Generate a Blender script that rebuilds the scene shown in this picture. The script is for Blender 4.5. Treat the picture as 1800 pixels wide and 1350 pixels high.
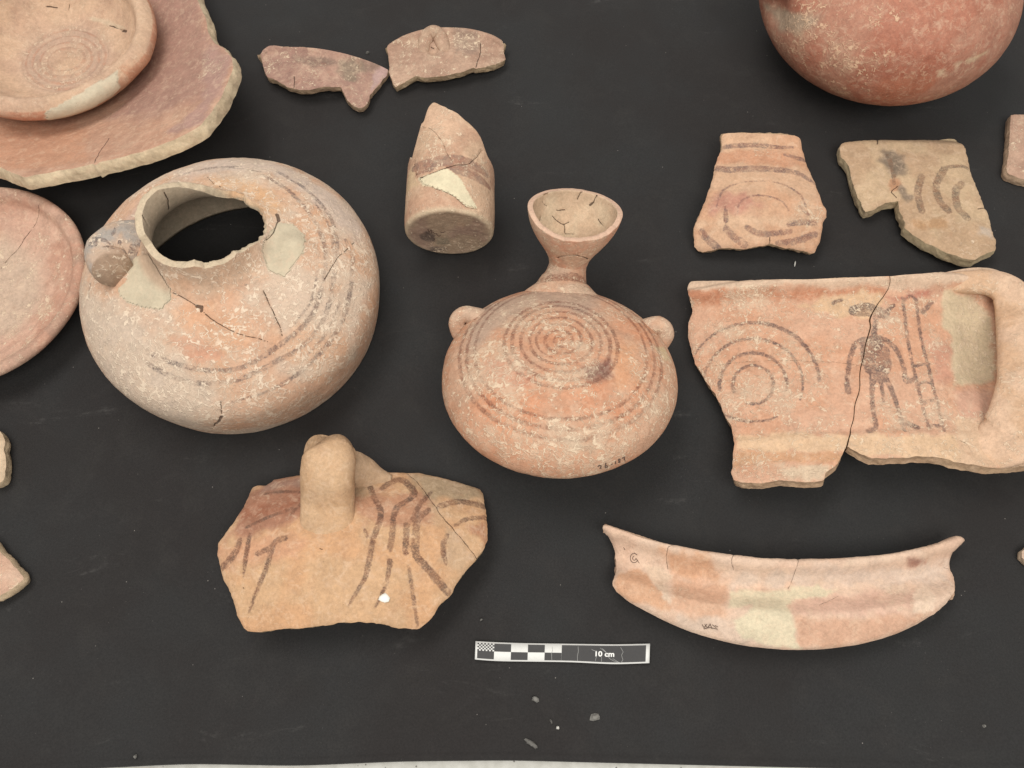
import bpy, math, os
import numpy as np
from mathutils import Vector, Matrix
from mathutils.geometry import delaunay_2d_cdt

for o in list(bpy.data.objects):
    bpy.data.objects.remove(o, do_unlink=True)
scene = bpy.context.scene
COL = scene.collection
S = 0.01                                  # all measures below are in centimetres

# ------------------------------------------------------------------ camera
TILT = math.radians(24.0)                 # away from straight down
CAM_H = 52.3                              # above the cloth
FPX = 1500.0                              # focal length for an 1800 wide frame
CAM = np.array([0.0, -CAM_H * math.tan(TILT), CAM_H])
FWD = np.array([0, math.sin(TILT), -math.cos(TILT)])
UPV = np.array([0, math.cos(TILT), math.sin(TILT)])
RGT = np.array([1.0, 0, 0])
cam_data = bpy.data.cameras.new('camera')
cam_data.sensor_fit = 'HORIZONTAL'
cam_data.sensor_width = 36.0
cam_data.lens = 36.0 * FPX / 1800.0
cam_data.clip_start = 0.02
cam_data.clip_end = 50.0
cam = bpy.data.objects.new('camera', cam_data)
COL.objects.link(cam)
cam.location = Vector(CAM * S)
cam.rotation_euler = (TILT, 0, 0)
scene.camera = cam
scene.render.resolution_x, scene.render.resolution_y = 1024, 768

# ------------------------------------------------------------------ light of the room
world = bpy.data.worlds.new('World')
scene.world = world
world.use_nodes = True
world.node_tree.nodes['Background'].inputs[0].default_value = (1.0, 0.97, 0.93, 1)
world.node_tree.nodes['Background'].inputs[1].default_value = 0.50

def area_light(name, loc, target, size, size_y, power, color):
    l = bpy.data.lights.new(name, 'AREA')
    l.shape = 'RECTANGLE'; l.size = size; l.size_y = size_y
    l.energy = power; l.color = color
    o = bpy.data.objects.new(name, l); COL.objects.link(o)
    o.location = loc
    d = Vector(target) - Vector(loc)
    o.rotation_euler = d.to_track_quat('-Z', 'Y').to_euler()
    return o
area_light('ceiling_light', (0.28, -0.95, 1.75), (0, 0.05, 0), 1.3, 0.8, 27, (1.0, 0.965, 0.91))
area_light('ceiling_light', (-0.55, 0.45, 2.0), (0, 0.05, 0), 1.5, 0.7, 24, (1.0, 0.97, 0.93))

scene.view_settings.view_transform = 'Standard'
scene.view_settings.look = 'None'
scene.view_settings.exposure = 0.0
scene.view_settings.gamma = 1.0
scene.view_settings.use_curve_mapping = False
scene.render.engine = 'CYCLES'

# ------------------------------------------------------------------ numeric helpers
def ray(px, py):
    d = np.multiply.outer((np.asarray(px, float) - 900) / FPX, RGT) + \
        np.multiply.outer((675 - np.asarray(py, float)) / FPX, UPV) + FWD
    return d
def at(px, py, z=0.0):
    """place on the table, at height z, that the photograph shows at this spot"""
    d = ray(px, py); t = (z - CAM[2]) / d[..., 2]
    return CAM + d * np.expand_dims(t, -1) if d.ndim > 1 else CAM + d * t
def to_px(p):
    q = np.asarray(p) - CAM
    zc = q @ FWD
    return 900 + FPX * (q @ RGT) / zc, 675 - FPX * (q @ UPV) / zc
def Z(ox, oy, s, pts):
    return [(ox + a / s, oy + b / s) for a, b in pts]
def lin(r, g, b):
    c = np.array([r, g, b], float) / 255.0
    return np.where(c <= 0.04045, c / 12.92, ((c + 0.055) / 1.055) ** 2.4)

def _hash(i, j, k, seed):
    n = (i * 374761393 + j * 668265263 + k * 2147483647 + seed * 974634777) & 0xffffffff
    n = ((n ^ (n >> 13)) * 1274126177) & 0xffffffff
    n = ((n ^ (n >> 16)) * 2246822519) & 0xffffffff
    return ((n ^ (n >> 15)) & 0xffffff) / float(0xffffff)
def noise(P, scale=1.0, seed=0):
    p = np.asarray(P, float) * scale
    if p.shape[1] == 2: p = np.hstack([p, np.zeros((len(p), 1))])
    i = np.floor(p).astype(np.int64); f = p - i; u = f * f * (3 - 2 * f)
    r = 0
    for a in (0, 1):
        for b in (0, 1):
            for c in (0, 1):
                w = (u[:, 0] if a else 1 - u[:, 0]) * (u[:, 1] if b else 1 - u[:, 1]) * (u[:, 2] if c else 1 - u[:, 2])
                r = r + w * _hash(i[:, 0] + a + 1000, i[:, 1] + b + 1000, i[:, 2] + c + 1000, seed)
    return r
def fbm(P, scale=1.0, seed=0, octv=4):
    s = 0; a = 0.5; t = 0
    for k in range(octv):
        s = s + a * noise(P, scale * 2 ** k, seed + 17 * k); t += a; a *= 0.5
    return s / t
def sstep(a, b, x):
    t = np.clip((x - a) / (b - a), 0, 1); return t * t * (3 - 2 * t)
def mix(a, b, t):
    t = np.asarray(t)[..., None]; return a * (1 - t) + b * t
def seg_dist(P, line, widths=0.0):
    """distance to a polyline minus its half width there"""
    L = np.asarray(line, float); P = np.asarray(P, float)
    w = np.broadcast_to(np.asarray(widths, float), (len(L),))
    best = np.full(len(P), 1e9)
    lo = L.min(0) - 1.5; hi = L.max(0) + 1.5
    idx = np.where(np.all((P > lo) & (P < hi), axis=1))[0]
    Q = P[idx]; bb = best[idx]
    for k in range(len(L) - 1):
        a, b = L[k], L[k + 1]; ab = b - a
        t = np.clip(((Q - a) @ ab) / max(ab @ ab, 1e-9), 0, 1)
        d = np.linalg.norm(Q - a - t[:, None] * ab, axis=1) - (w[k] * (1 - t) + w[k + 1] * t)
        bb = np.minimum(bb, d)
    best[idx] = bb
    return best
def poly_sd(P, poly):
    """signed distance to a polygon, negative inside"""
    L = np.asarray(poly, float); P = np.asarray(P, float)
    d = np.full(len(P), 1e9); ins = np.zeros(len(P), bool)
    n = len(L)
    for k in range(n):
        a, b = L[k], L[(k + 1) % n]; ab = b - a
        t = np.clip(((P - a) @ ab) / max(ab @ ab, 1e-9), 0, 1)
        d = np.minimum(d, np.linalg.norm(P - a - t[:, None] * ab, axis=1))
        c = ((a[1] > P[:, 1]) != (b[1] > P[:, 1]))
        if c.any():
            xi = a[0] + (P[:, 1] - a[1]) * (b[0] - a[0]) / (b[1] - a[1] if abs(b[1] - a[1]) > 1e-12 else 1e-12)
            ins ^= c & (P[:, 0] < xi)
    return np.where(ins, -d, d)
def catmull(pts, step):
    p = np.asarray(pts, float)
    if len(p) < 3: return resample(p, step)
    q = np.vstack([2 * p[0] - p[1], p, 2 * p[-1] - p[-2]])
    out = []
    for k in range(1, len(q) - 2):
        n = max(2, int(np.linalg.norm(q[k + 1] - q[k]) / step) + 1)
        t = np.linspace(0, 1, n, endpoint=False)[:, None]
        out.append(0.5 * (2 * q[k] + (q[k + 1] - q[k - 1]) * t + (2 * q[k - 1] - 5 * q[k] + 4 * q[k + 1] - q[k + 2]) * t ** 2
                          + (3 * q[k] - q[k - 1] - 3 * q[k + 1] + q[k + 2]) * t ** 3))
    out.append(p[-1:])
    return resample(np.vstack(out), step)
def resample(p, step):
    p = np.asarray(p, float)
    d = np.r_[0, np.cumsum(np.linalg.norm(np.diff(p, axis=0), axis=1))]
    n = max(2, int(round(d[-1] / step)) + 1)
    s = np.linspace(0, d[-1], n)
    return np.stack([np.interp(s, d, p[:, k]) for k in range(p.shape[1])], 1)
def smooth_prof(xs, ys, sig=0.25):
    """soft 1D profile through points"""
    o = np.argsort(xs); xs = np.asarray(xs, float)[o]; ys = np.asarray(ys, float)[o]
    g = np.linspace(xs[0] - 3, xs[-1] + 3, 900); h = g[1] - g[0]
    v = np.interp(g, xs, ys)
    s0 = (ys[1] - ys[0]) / (xs[1] - xs[0]); s1 = (ys[-1] - ys[-2]) / (xs[-1] - xs[-2])
    v = np.where(g < xs[0], ys[0] + s0 * (g - xs[0]), v); v = np.where(g > xs[-1], ys[-1] + s1 * (g - xs[-1]), v)
    m = int(3 * sig / h) + 1
    k = np.exp(-0.5 * (np.arange(-m, m + 1) * h / sig) ** 2); k /= k.sum()
    v2 = np.convolve(np.pad(v, m, mode='edge'), k, 'valid')
    return lambda x: np.interp(x, g, v2)
def vnormals(V, F):
    N = np.zeros_like(V)
    T = F if F.shape[1] == 3 else np.vstack([F[:, [0, 1, 2]], F[:, [0, 2, 3]]])
    n = np.cross(V[T[:, 1]] - V[T[:, 0]], V[T[:, 2]] - V[T[:, 0]])
    for k in range(3): np.add.at(N, T[:, k], n)
    return N / np.maximum(np.linalg.norm(N, axis=1, keepdims=True), 1e-12)

# ------------------------------------------------------------------ objects
def tag(o, label, cat, group=None):
    o['label'] = label; o['category'] = cat
    if group: o['group'] = group
def emit(name, V, F, mat, parent=None, base=None, attrs=None, sel=None, smooth=True):
    """one mesh object; V in world centimetres, F triangles or quads, sel picks faces"""
    V = np.asarray(V, float); F = np.asarray(F)
    if parent is not None:
        b = np.array(BASE[parent.name])
    else:
        b = np.zeros(3) if base is None else np.asarray(base, float)
    N = vnormals(V, F)
    attrs = dict(attrs or {})
    if sel is not None:
        F = F[sel]
        used = np.unique(F); remap = np.full(len(V), -1); remap[used] = np.arange(len(used))
        F = remap[F]; V = V[used]; N = N[used]
        attrs = {k: np.asarray(v)[used] for k, v in attrs.items()}
    if 'tone' in attrs:
        t_ = np.asarray(attrs['tone'], float); l_ = (t_ @ np.array([0.3, 0.6, 0.1]))[:, None]
        attrs['tone'] = (t_ * 0.76 + l_ * np.array([1.05, 1.0, 0.86]) * 0.24) * 0.885
    me = bpy.data.meshes.new(name)
    me.vertices.add(len(V)); me.vertices.foreach_set('co', ((V - b) * S).astype(np.float32).ravel())
    k = F.shape[1]
    me.loops.add(F.size); me.loops.foreach_set('vertex_index', F.astype(np.int32).ravel())
    me.polygons.add(len(F)); me.polygons.foreach_set('loop_start', np.arange(0, F.size, k, dtype=np.int32))
    me.update(calc_edges=True)
    if smooth:
        me.polygons.foreach_set('use_smooth', np.ones(len(F), bool))
    for n, v in attrs.items():
        v = np.asarray(v, float)
        if v.ndim == 2:
            a = me.attributes.new(n, 'FLOAT_COLOR', 'POINT')
            a.data.foreach_set('color', np.hstack([v, np.ones((len(v), 1))]).astype(np.float32).ravel())
        else:
            a = me.attributes.new(n, 'FLOAT', 'POINT'); a.data.foreach_set('value', v.astype(np.float32))
    me.validate()
    if smooth and sel is not None:
        me.normals_split_custom_set_from_vertices(N.tolist())
    me.materials.append(mat)
    o = bpy.data.objects.new(name, me); COL.objects.link(o)
    if parent is not None: o.parent = parent
    else: o.location = Vector(b * S)
    BASE[o.name] = [float(v) for v in b]
    return o
BASE = {}
def root(name, label, cat, base, group=None):
    o = bpy.data.objects.new(name, None); COL.objects.link(o)
    o.empty_display_size = 0.02
    o.location = Vector(np.asarray(base, float) * S)
    tag(o, label, cat, group)
    BASE[o.name] = [float(v) for v in base]
    return o

# ------------------------------------------------------------------ materials
class Nodes:
    def __init__(self, name):
        self.m = bpy.data.materials.new(name); self.m.use_nodes = True
        self.t = self.m.node_tree; self.t.nodes.clear()
        self.out = self.t.nodes.new('ShaderNodeOutputMaterial')
        self.b = self.t.nodes.new('ShaderNodeBsdfPrincipled')
        self.t.links.new(self.b.outputs[0], self.out.inputs[0])
    def put(self, sock, v):
        if isinstance(v, bpy.types.NodeSocket): self.t.links.new(v, sock)
        elif v is not None:
            if hasattr(sock.default_value, '__len__') and not hasattr(v, '__len__'): v = [v] * len(sock.default_value)
            if hasattr(sock.default_value, '__len__') and len(sock.default_value) == 4 and len(v) == 3: v = list(v) + [1]
            sock.default_value = v
    def attr(self, n, vec=False):
        a = self.t.nodes.new('ShaderNodeAttribute'); a.attribute_name = n
        return a.outputs['Color'] if vec else a.outputs['Fac']
    def math(self, op, a, b=None, c=None, clamp=False):
        n = self.t.nodes.new('ShaderNodeMath'); n.operation = op; n.use_clamp = clamp
        for k, v in enumerate((a, b, c)): self.put(n.inputs[k], v)
        return n.outputs[0]
    def coord(self, off=(0, 0, 0)):
        c = self.t.nodes.new('ShaderNodeTexCoord'); m = self.t.nodes.new('ShaderNodeMapping')
        self.t.links.new(c.outputs['Object'], m.inputs['Vector'])
        m.inputs['Scale'].default_value = (100, 100, 100); m.inputs['Location'].default_value = off
        return m.outputs[0]
    def noise(self, vec, scale, detail=3, rough=0.55, dist=0.0, col=False):
        n = self.t.nodes.new('ShaderNodeTexNoise')
        self.put(n.inputs['Vector'], vec); self.put(n.inputs['Scale'], scale); self.put(n.inputs['Detail'], detail)
        self.put(n.inputs['Roughness'], rough); self.put(n.inputs['Distortion'], dist)
        return n.outputs['Color'] if col else n.outputs['Fac']
    def voronoi(self, vec, scale, feat='F1'):
        n = self.t.nodes.new('ShaderNodeTexVoronoi'); n.feature = feat
        self.put(n.inputs['Vector'], vec); self.put(n.inputs['Scale'], scale)
        return n.outputs['Distance']
    def ramp(self, x, a, b, lo=0.0, hi=1.0):
        n = self.t.nodes.new('ShaderNodeMapRange'); n.interpolation_type = 'SMOOTHSTEP'
        self.put(n.inputs[0], x); self.put(n.inputs[1], a); self.put(n.inputs[2], b); self.put(n.inputs[3], lo); self.put(n.inputs[4], hi)
        return n.outputs[0]
    def mix(self, f, a, b, mode='MIX'):
        n = self.t.nodes.new('ShaderNodeMix'); n.data_type = 'RGBA'; n.blend_type = mode
        self.put(n.inputs[0], f); self.put(n.inputs[6], a); self.put(n.inputs[7], b)
        return n.outputs[2]
    def bump(self, h, strength, dist):
        n = self.t.nodes.new('ShaderNodeBump')
        self.put(n.inputs['Strength'], strength); self.put(n.inputs['Distance'], dist * S); self.put(n.inputs['Height'], h)
        return n.outputs[0]
    def vadd(self, a, b):
        n = self.t.nodes.new('ShaderNodeVectorMath'); n.operation = 'ADD'
        self.put(n.inputs[0], a); self.put(n.inputs[1], b); return n.outputs[0]
    def vscale(self, a, s):
        n = self.t.nodes.new('ShaderNodeVectorMath'); n.operation = 'SCALE'
        self.put(n.inputs[0], a); self.put(n.inputs['Scale'], s); return n.outputs[0]

def ceramic(name, seed, paint=(92, 78, 74), strength=0.8, wear=0.5, enc=(216, 194, 167), rough=0.82, grain=1.0, worm=1.0, ws=1.0):
    """fired clay: colour, paint, crack and crust amounts come from the surface, grain and wear are procedural"""
    N = Nodes(name)
    v = N.coord((seed * 13.7, seed * -7.3, seed * 3.1))
    base = N.attr('tone', True)
    # clay mottling, several scales
    n1 = N.noise(v, 0.9, 4, 0.6); n2 = N.noise(v, 5.0, 5, 0.65); n3 = N.noise(v, 26.0, 2, 0.6)
    val = N.math('ADD', N.math('ADD', N.ramp(n1, 0.25, 0.75, -0.10, 0.10), N.ramp(n2, 0.25, 0.75, -0.12 * grain, 0.12 * grain)),
                 N.ramp(n3, 0.25, 0.75, -0.075 * grain, 0.075 * grain))
    val = N.math('ADD', val, 1.0)
    c = N.mix(1.0, base, N.vscale((1, 1, 1), val), 'MULTIPLY')
    # pale dusty wash
    du = N.math('MULTIPLY', N.ramp(N.noise(v, 1.7, 5, 0.7, 0.6), 0.48, 0.72), 0.28)
    c = N.mix(du, c, tuple(lin(214, 184, 158)))
    ch = N.math('MULTIPLY', N.ramp(N.noise(N.vadd(v, (4.2, 1.1, 6.3)), 1.5, 6, 0.74, 0.6), 0.53, 0.62), 0.22 * grain)
    c = N.mix(ch, c, tuple(lin(222, 196, 168)))
    dk = N.math('MULTIPLY', N.ramp(N.noise(N.vadd(v, (9.2, 5.1, 0.3)), 1.3, 5, 0.72, 0.5), 0.56, 0.68), 0.16 * grain)
    c = N.mix(dk, c, tuple(lin(150, 104, 78)))
    # painted bands, worn
    pd = N.math('ADD', N.attr('paint'), N.math('MULTIPLY', N.math('SUBTRACT', N.noise(v, 4.5, 5, 0.75), 0.5), 0.30))
    pm = N.ramp(pd, 0.05, -0.05)
    wr = N.ramp(N.noise(v, 11.0, 5, 0.75, 0.4), wear - 0.16, wear + 0.10, 1.0, 0.3)
    wr2 = N.ramp(N.noise(v, 1.3, 3, 0.6), 0.36, 0.62, 1.0, 0.68)
    wr3 = N.ramp(N.noise(v, 2.6, 5, 0.72, 0.5), wear - 0.05, wear + 0.07, 1.0, 0.22)
    pm = N.math('MULTIPLY', N.math('MULTIPLY', N.math('MULTIPLY', pm, wr), N.math('MULTIPLY', wr2, wr3)), strength)
    pcol = N.mix(N.ramp(N.noise(v, 2.0, 2), 0.35, 0.65), tuple(lin(*paint)), tuple(lin(paint[0] * 1.15, paint[1] * .98, paint[2] * 0.9)))
    c = N.mix(pm, c, pcol)
    # lime crust: blotches and root-like threads
    ea = N.attr('crust')
    wv = N.vadd(v, N.vscale(N.noise(v, 1.6, 2, 0.5, 0, True), 0.9))
    w1 = N.noise(wv, 1.25 * ws, 1.2, 0.5, 0.6); w2 = N.noise(N.vadd(wv, (31.3, 11.2, 7.7)), 1.9 * ws, 1.2, 0.5, 0.5)
    l1 = N.ramp(N.math('ABSOLUTE', N.math('SUBTRACT', w1, 0.5)), 0.027, 0.010)
    l2 = N.ramp(N.math('ABSOLUTE', N.math('SUBTRACT', w2, 0.48)), 0.036, 0.013)
    big = N.noise(N.vadd(v, (2.5, 8.1, 4.4)), 0.55, 3, 0.6)
    seg1 = N.noise(v, 2.4, 2, 0.5); seg2 = N.noise(N.vadd(v, (5.1, 9.7, 2.2)), 2.9, 2, 0.5)
    amt = N.math('ADD', N.math('MULTIPLY', ea, 0.37), N.math('MULTIPLY', N.math('SUBTRACT', big, 0.5), 1.35))
    on = N.ramp(ea, 0.01, 0.12)
    thread = N.math('MAXIMUM', N.math('MULTIPLY', l1, N.ramp(N.math('ADD', seg1, amt), 0.62, 0.70)), N.math('MULTIPLY', l2, N.ramp(N.math('ADD', seg2, amt), 0.62, 0.70)))
    thread = N.math('MULTIPLY', N.math('MULTIPLY', thread, on), worm)
    bl = N.math('ADD', N.noise(v, 3.4, 6, 0.78, 0.5), N.math('MULTIPLY', amt, 0.62))
    blot = N.math('MULTIPLY', N.math('MULTIPLY', N.ramp(bl, 0.66, 0.86), on), 0.5)
    speck = N.math('MULTIPLY', N.ramp(N.voronoi(v, 5.5), 0.13, 0.05), N.ramp(N.noise(v, 1.9, 2), 0.52, 0.66))
    ec = tuple(lin(*enc))
    c = N.mix(N.math('MULTIPLY', N.ramp(amt, 0.08, 0.5), 0.30), c, tuple(lin(200, 172, 146)))
    c = N.mix(blot, c, tuple(lin(enc[0] * .93, enc[1] * .92, enc[2] * .92)))
    c = N.mix(N.math('MULTIPLY', thread, N.ramp(N.noise(v, 1.9, 3, 0.6), 0.36, 0.60, 0.28, 0.85)), c, ec)
    c = N.mix(N.math('MULTIPLY', speck, 0.3), c, ec)
    # dark pits
    pit = N.math('MULTIPLY', N.ramp(N.voronoi(N.vadd(v, (3.3, 1.9, 8.8)), 3.6), 0.085, 0.03), N.ramp(N.noise(v, 1.1, 2), 0.5, 0.62))
    c = N.mix(N.math('MULTIPLY', pit, 0.6), c, tuple(lin(104, 74, 56)))
    # joints between the glued pieces
    ck = N.math('ADD', N.attr('crack'), N.math('MULTIPLY', N.math('SUBTRACT', N.noise(v, 9, 3, 0.7), 0.5), 0.07))
    ck = N.math('ADD', ck, N.math('MULTIPLY', N.math('SUBTRACT', N.noise(v, 1.7, 2, 0.6), 0.45), 0.05))
    cm = N.ramp(ck, 0.014, -0.024)
    c = N.mix(N.math('MULTIPLY', cm, 0.82), c, tuple(lin(66, 47, 37)))
    N.put(N.b.inputs['Base Color'], c)
    N.put(N.b.inputs['Roughness'], N.ramp(n2, 0.2, 0.8, rough - 0.1, rough + 0.1))
    N.b.inputs['Specular IOR Level'].default_value = 0.28
    h = N.math('ADD', N.math('MULTIPLY', n2, 0.8), N.math('MULTIPLY', n3, 0.45))
    h = N.math('ADD', h, N.math('MULTIPLY', thread, 0.55))
    h = N.math('ADD', h, N.math('MULTIPLY', blot, 0.35))
    h = N.math('SUBTRACT', h, N.math('MULTIPLY', pit, 0.9))
    h = N.math('SUBTRACT', h, N.math('MULTIPLY', cm, 1.6))
    N.put(N.b.inputs['Normal'], N.bump(h, 0.75, 0.07))
    return N.m

def plain(name, rgb, rough=0.7, var=0.06, bumpy=0.0, spec=0.3):
    N = Nodes(name); v = N.coord()
    n = N.noise(v, 6.0, 4, 0.6)
    N.put(N.b.inputs['Base Color'], N.mix(1.0, tuple(lin(*rgb)), N.vscale((1, 1, 1), N.ramp(n, 0.2, 0.8, 1 - var, 1 + var)), 'MULTIPLY'))
    N.b.inputs['Roughness'].default_value = rough; N.b.inputs['Specular IOR Level'].default_value = spec
    if bumpy: N.put(N.b.inputs['Normal'], N.bump(n, bumpy, 0.05))
    return N.m

def cloth_material():
    N = Nodes('black_cloth'); v = N.coord()
    big = N.noise(v, 0.06, 4, 0.6); mid = N.noise(v, 0.35, 5, 0.65, 0.8); fine = N.noise(v, 9.0, 3, 0.7)
    w = N.t.nodes.new('ShaderNodeTexWave'); w.wave_type = 'BANDS'; w.bands_direction = 'DIAGONAL'
    N.put(w.inputs['Vector'], v); w.inputs['Scale'].default_value = 6.5; w.inputs['Distortion'].default_value = 1.5; w.inputs['Detail'].default_value = 2
    weave = w.outputs['Fac']
    c = N.mix(N.ramp(big, 0.35, 0.65), tuple(lin(32, 29, 28)), tuple(lin(36, 36, 36)))
    c = N.mix(N.math('MULTIPLY', N.ramp(mid, 0.48, 0.72), 0.3), c, tuple(lin(46, 44, 42)))
    c = N.mix(1.0, c, N.vscale((1, 1, 1), N.ramp(fine, 0.2, 0.8, 0.72, 1.28)), 'MULTIPLY')
    # chalky smears and dust
    st = N.t.nodes.new('ShaderNodeMapping'); N.t.links.new(v, st.inputs['Vector'])
    st.inputs['Rotation'].default_value = (0, 0, 0.5); st.inputs['Scale'].default_value = (0.35, 1.2, 1)
    sm = N.math('MULTIPLY', N.ramp(N.noise(st.outputs[0], 0.33, 6, 0.72, 0.7), 0.60, 0.78), N.ramp(N.noise(v, 2.5, 4, 0.7), 0.35, 0.7))
    c = N.mix(N.math('MULTIPLY', sm, 0.5), c, tuple(lin(100, 98, 95)))
    sp = N.math('MULTIPLY', N.ramp(N.voronoi(v, 1.15), 0.05, 0.02), N.ramp(N.noise(v, 0.31, 2), 0.48, 0.6))
    c = N.mix(N.math('MULTIPLY', sp, 0.55), c, tuple(lin(158, 152, 145)))
    sp2 = N.math('MULTIPLY', N.ramp(N.voronoi(N.vadd(v, (7.7, 3.1, 0)), 2.6), 0.07, 0.03), N.ramp(N.noise(v, 0.23, 2), 0.5, 0.62))
    c = N.mix(N.math('MULTIPLY', sp2, 0.3), c, tuple(lin(130, 124, 118)))
    N.put(N.b.inputs['Base Color'], c)
    N.b.inputs['Roughness'].default_value = 0.78
    N.b.inputs['Specular IOR Level'].default_value = 0.3
    N.b.inputs['Sheen Weight'].default_value = 0.10; N.b.inputs['Sheen Roughness'].default_value = 0.5
    h = N.math('ADD', N.math('MULTIPLY', fine, 0.6), N.math('MULTIPLY', weave, 0.5))
    N.put(N.b.inputs['Normal'], N.bump(h, 0.35, 0.04))
    return N.m
def terrazzo_material():
    N = Nodes('pale_terrazzo'); v = N.coord()
    c = N.mix(N.ramp(N.noise(v, 1.5, 3), 0.3, 0.7), tuple(lin(176, 175, 167)), tuple(lin(192, 191, 184)))
    sp = N.math('MULTIPLY', N.ramp(N.voronoi(v, 2.2), 0.16, 0.10), N.ramp(N.noise(v, 2.0, 1), 0.46, 0.55))
    c = N.mix(sp, c, tuple(lin(110, 106, 100)))
    N.put(N.b.inputs['Base Color'], c); N.b.inputs['Roughness'].default_value = 0.55
    return N.m

# ------------------------------------------------------------------ builders of clay surfaces
class Surf:
    """a sheet z = f(x, y) over a place on the table; px outlines are met with it"""
    def __init__(self, cpx, f):
        self.b = at(*cpx, 0.0); self.f0 = f; self.c = 0.0
    def f(self, x, y): return self.f0(x, y) + self.c
    def meet(self, pts):
        p = np.asarray(pts, float)
        d = ray(p[:, 0], p[:, 1]); z = np.full(len(p), 1.0)
        for k in range(60):
            t = (z - CAM[2]) / d[:, 2]; q = CAM + d * t[:, None]
            z = 0.5 * z + 0.5 * np.clip(self.f(q[:, 0] - self.b[0], q[:, 1] - self.b[1]), -2, 14)
        t = (z - CAM[2]) / d[:, 2]; q = CAM + d * t[:, None]
        return q[:, :2] - self.b[:2]
    def grad(self, x, y, e=0.05):
        return (self.f(x + e, y) - self.f(x - e, y)) / (2 * e), (self.f(x, y + e) - self.f(x, y - e)) / (2 * e)

RNG = np.random.default_rng(7)
def px_strokes(sf, strokes):
    """[(points, width px)] -> [(local points, half width cm)]"""
    out = []
    for pts, w in strokes:
        L = sf.meet(pts)
        w = np.atleast_1d(w).astype(float); ws = np.interp(np.linspace(0, 1, len(pts)), np.linspace(0, 1, len(w)), w) if len(w) > 1 else np.full(len(pts), w[0])
        k = 27.0
        out.append((catmull(np.hstack([L, (ws / (2 * k))[:, None]]), 0.12), None))
    return out
def stroke_field(P, strokes, seed=0):
    d = np.full(len(P), 1e3)
    for L, _ in strokes:
        d = np.minimum(d, seg_dist(P, L[:, :2], L[:, 2]))
    return d

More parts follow.
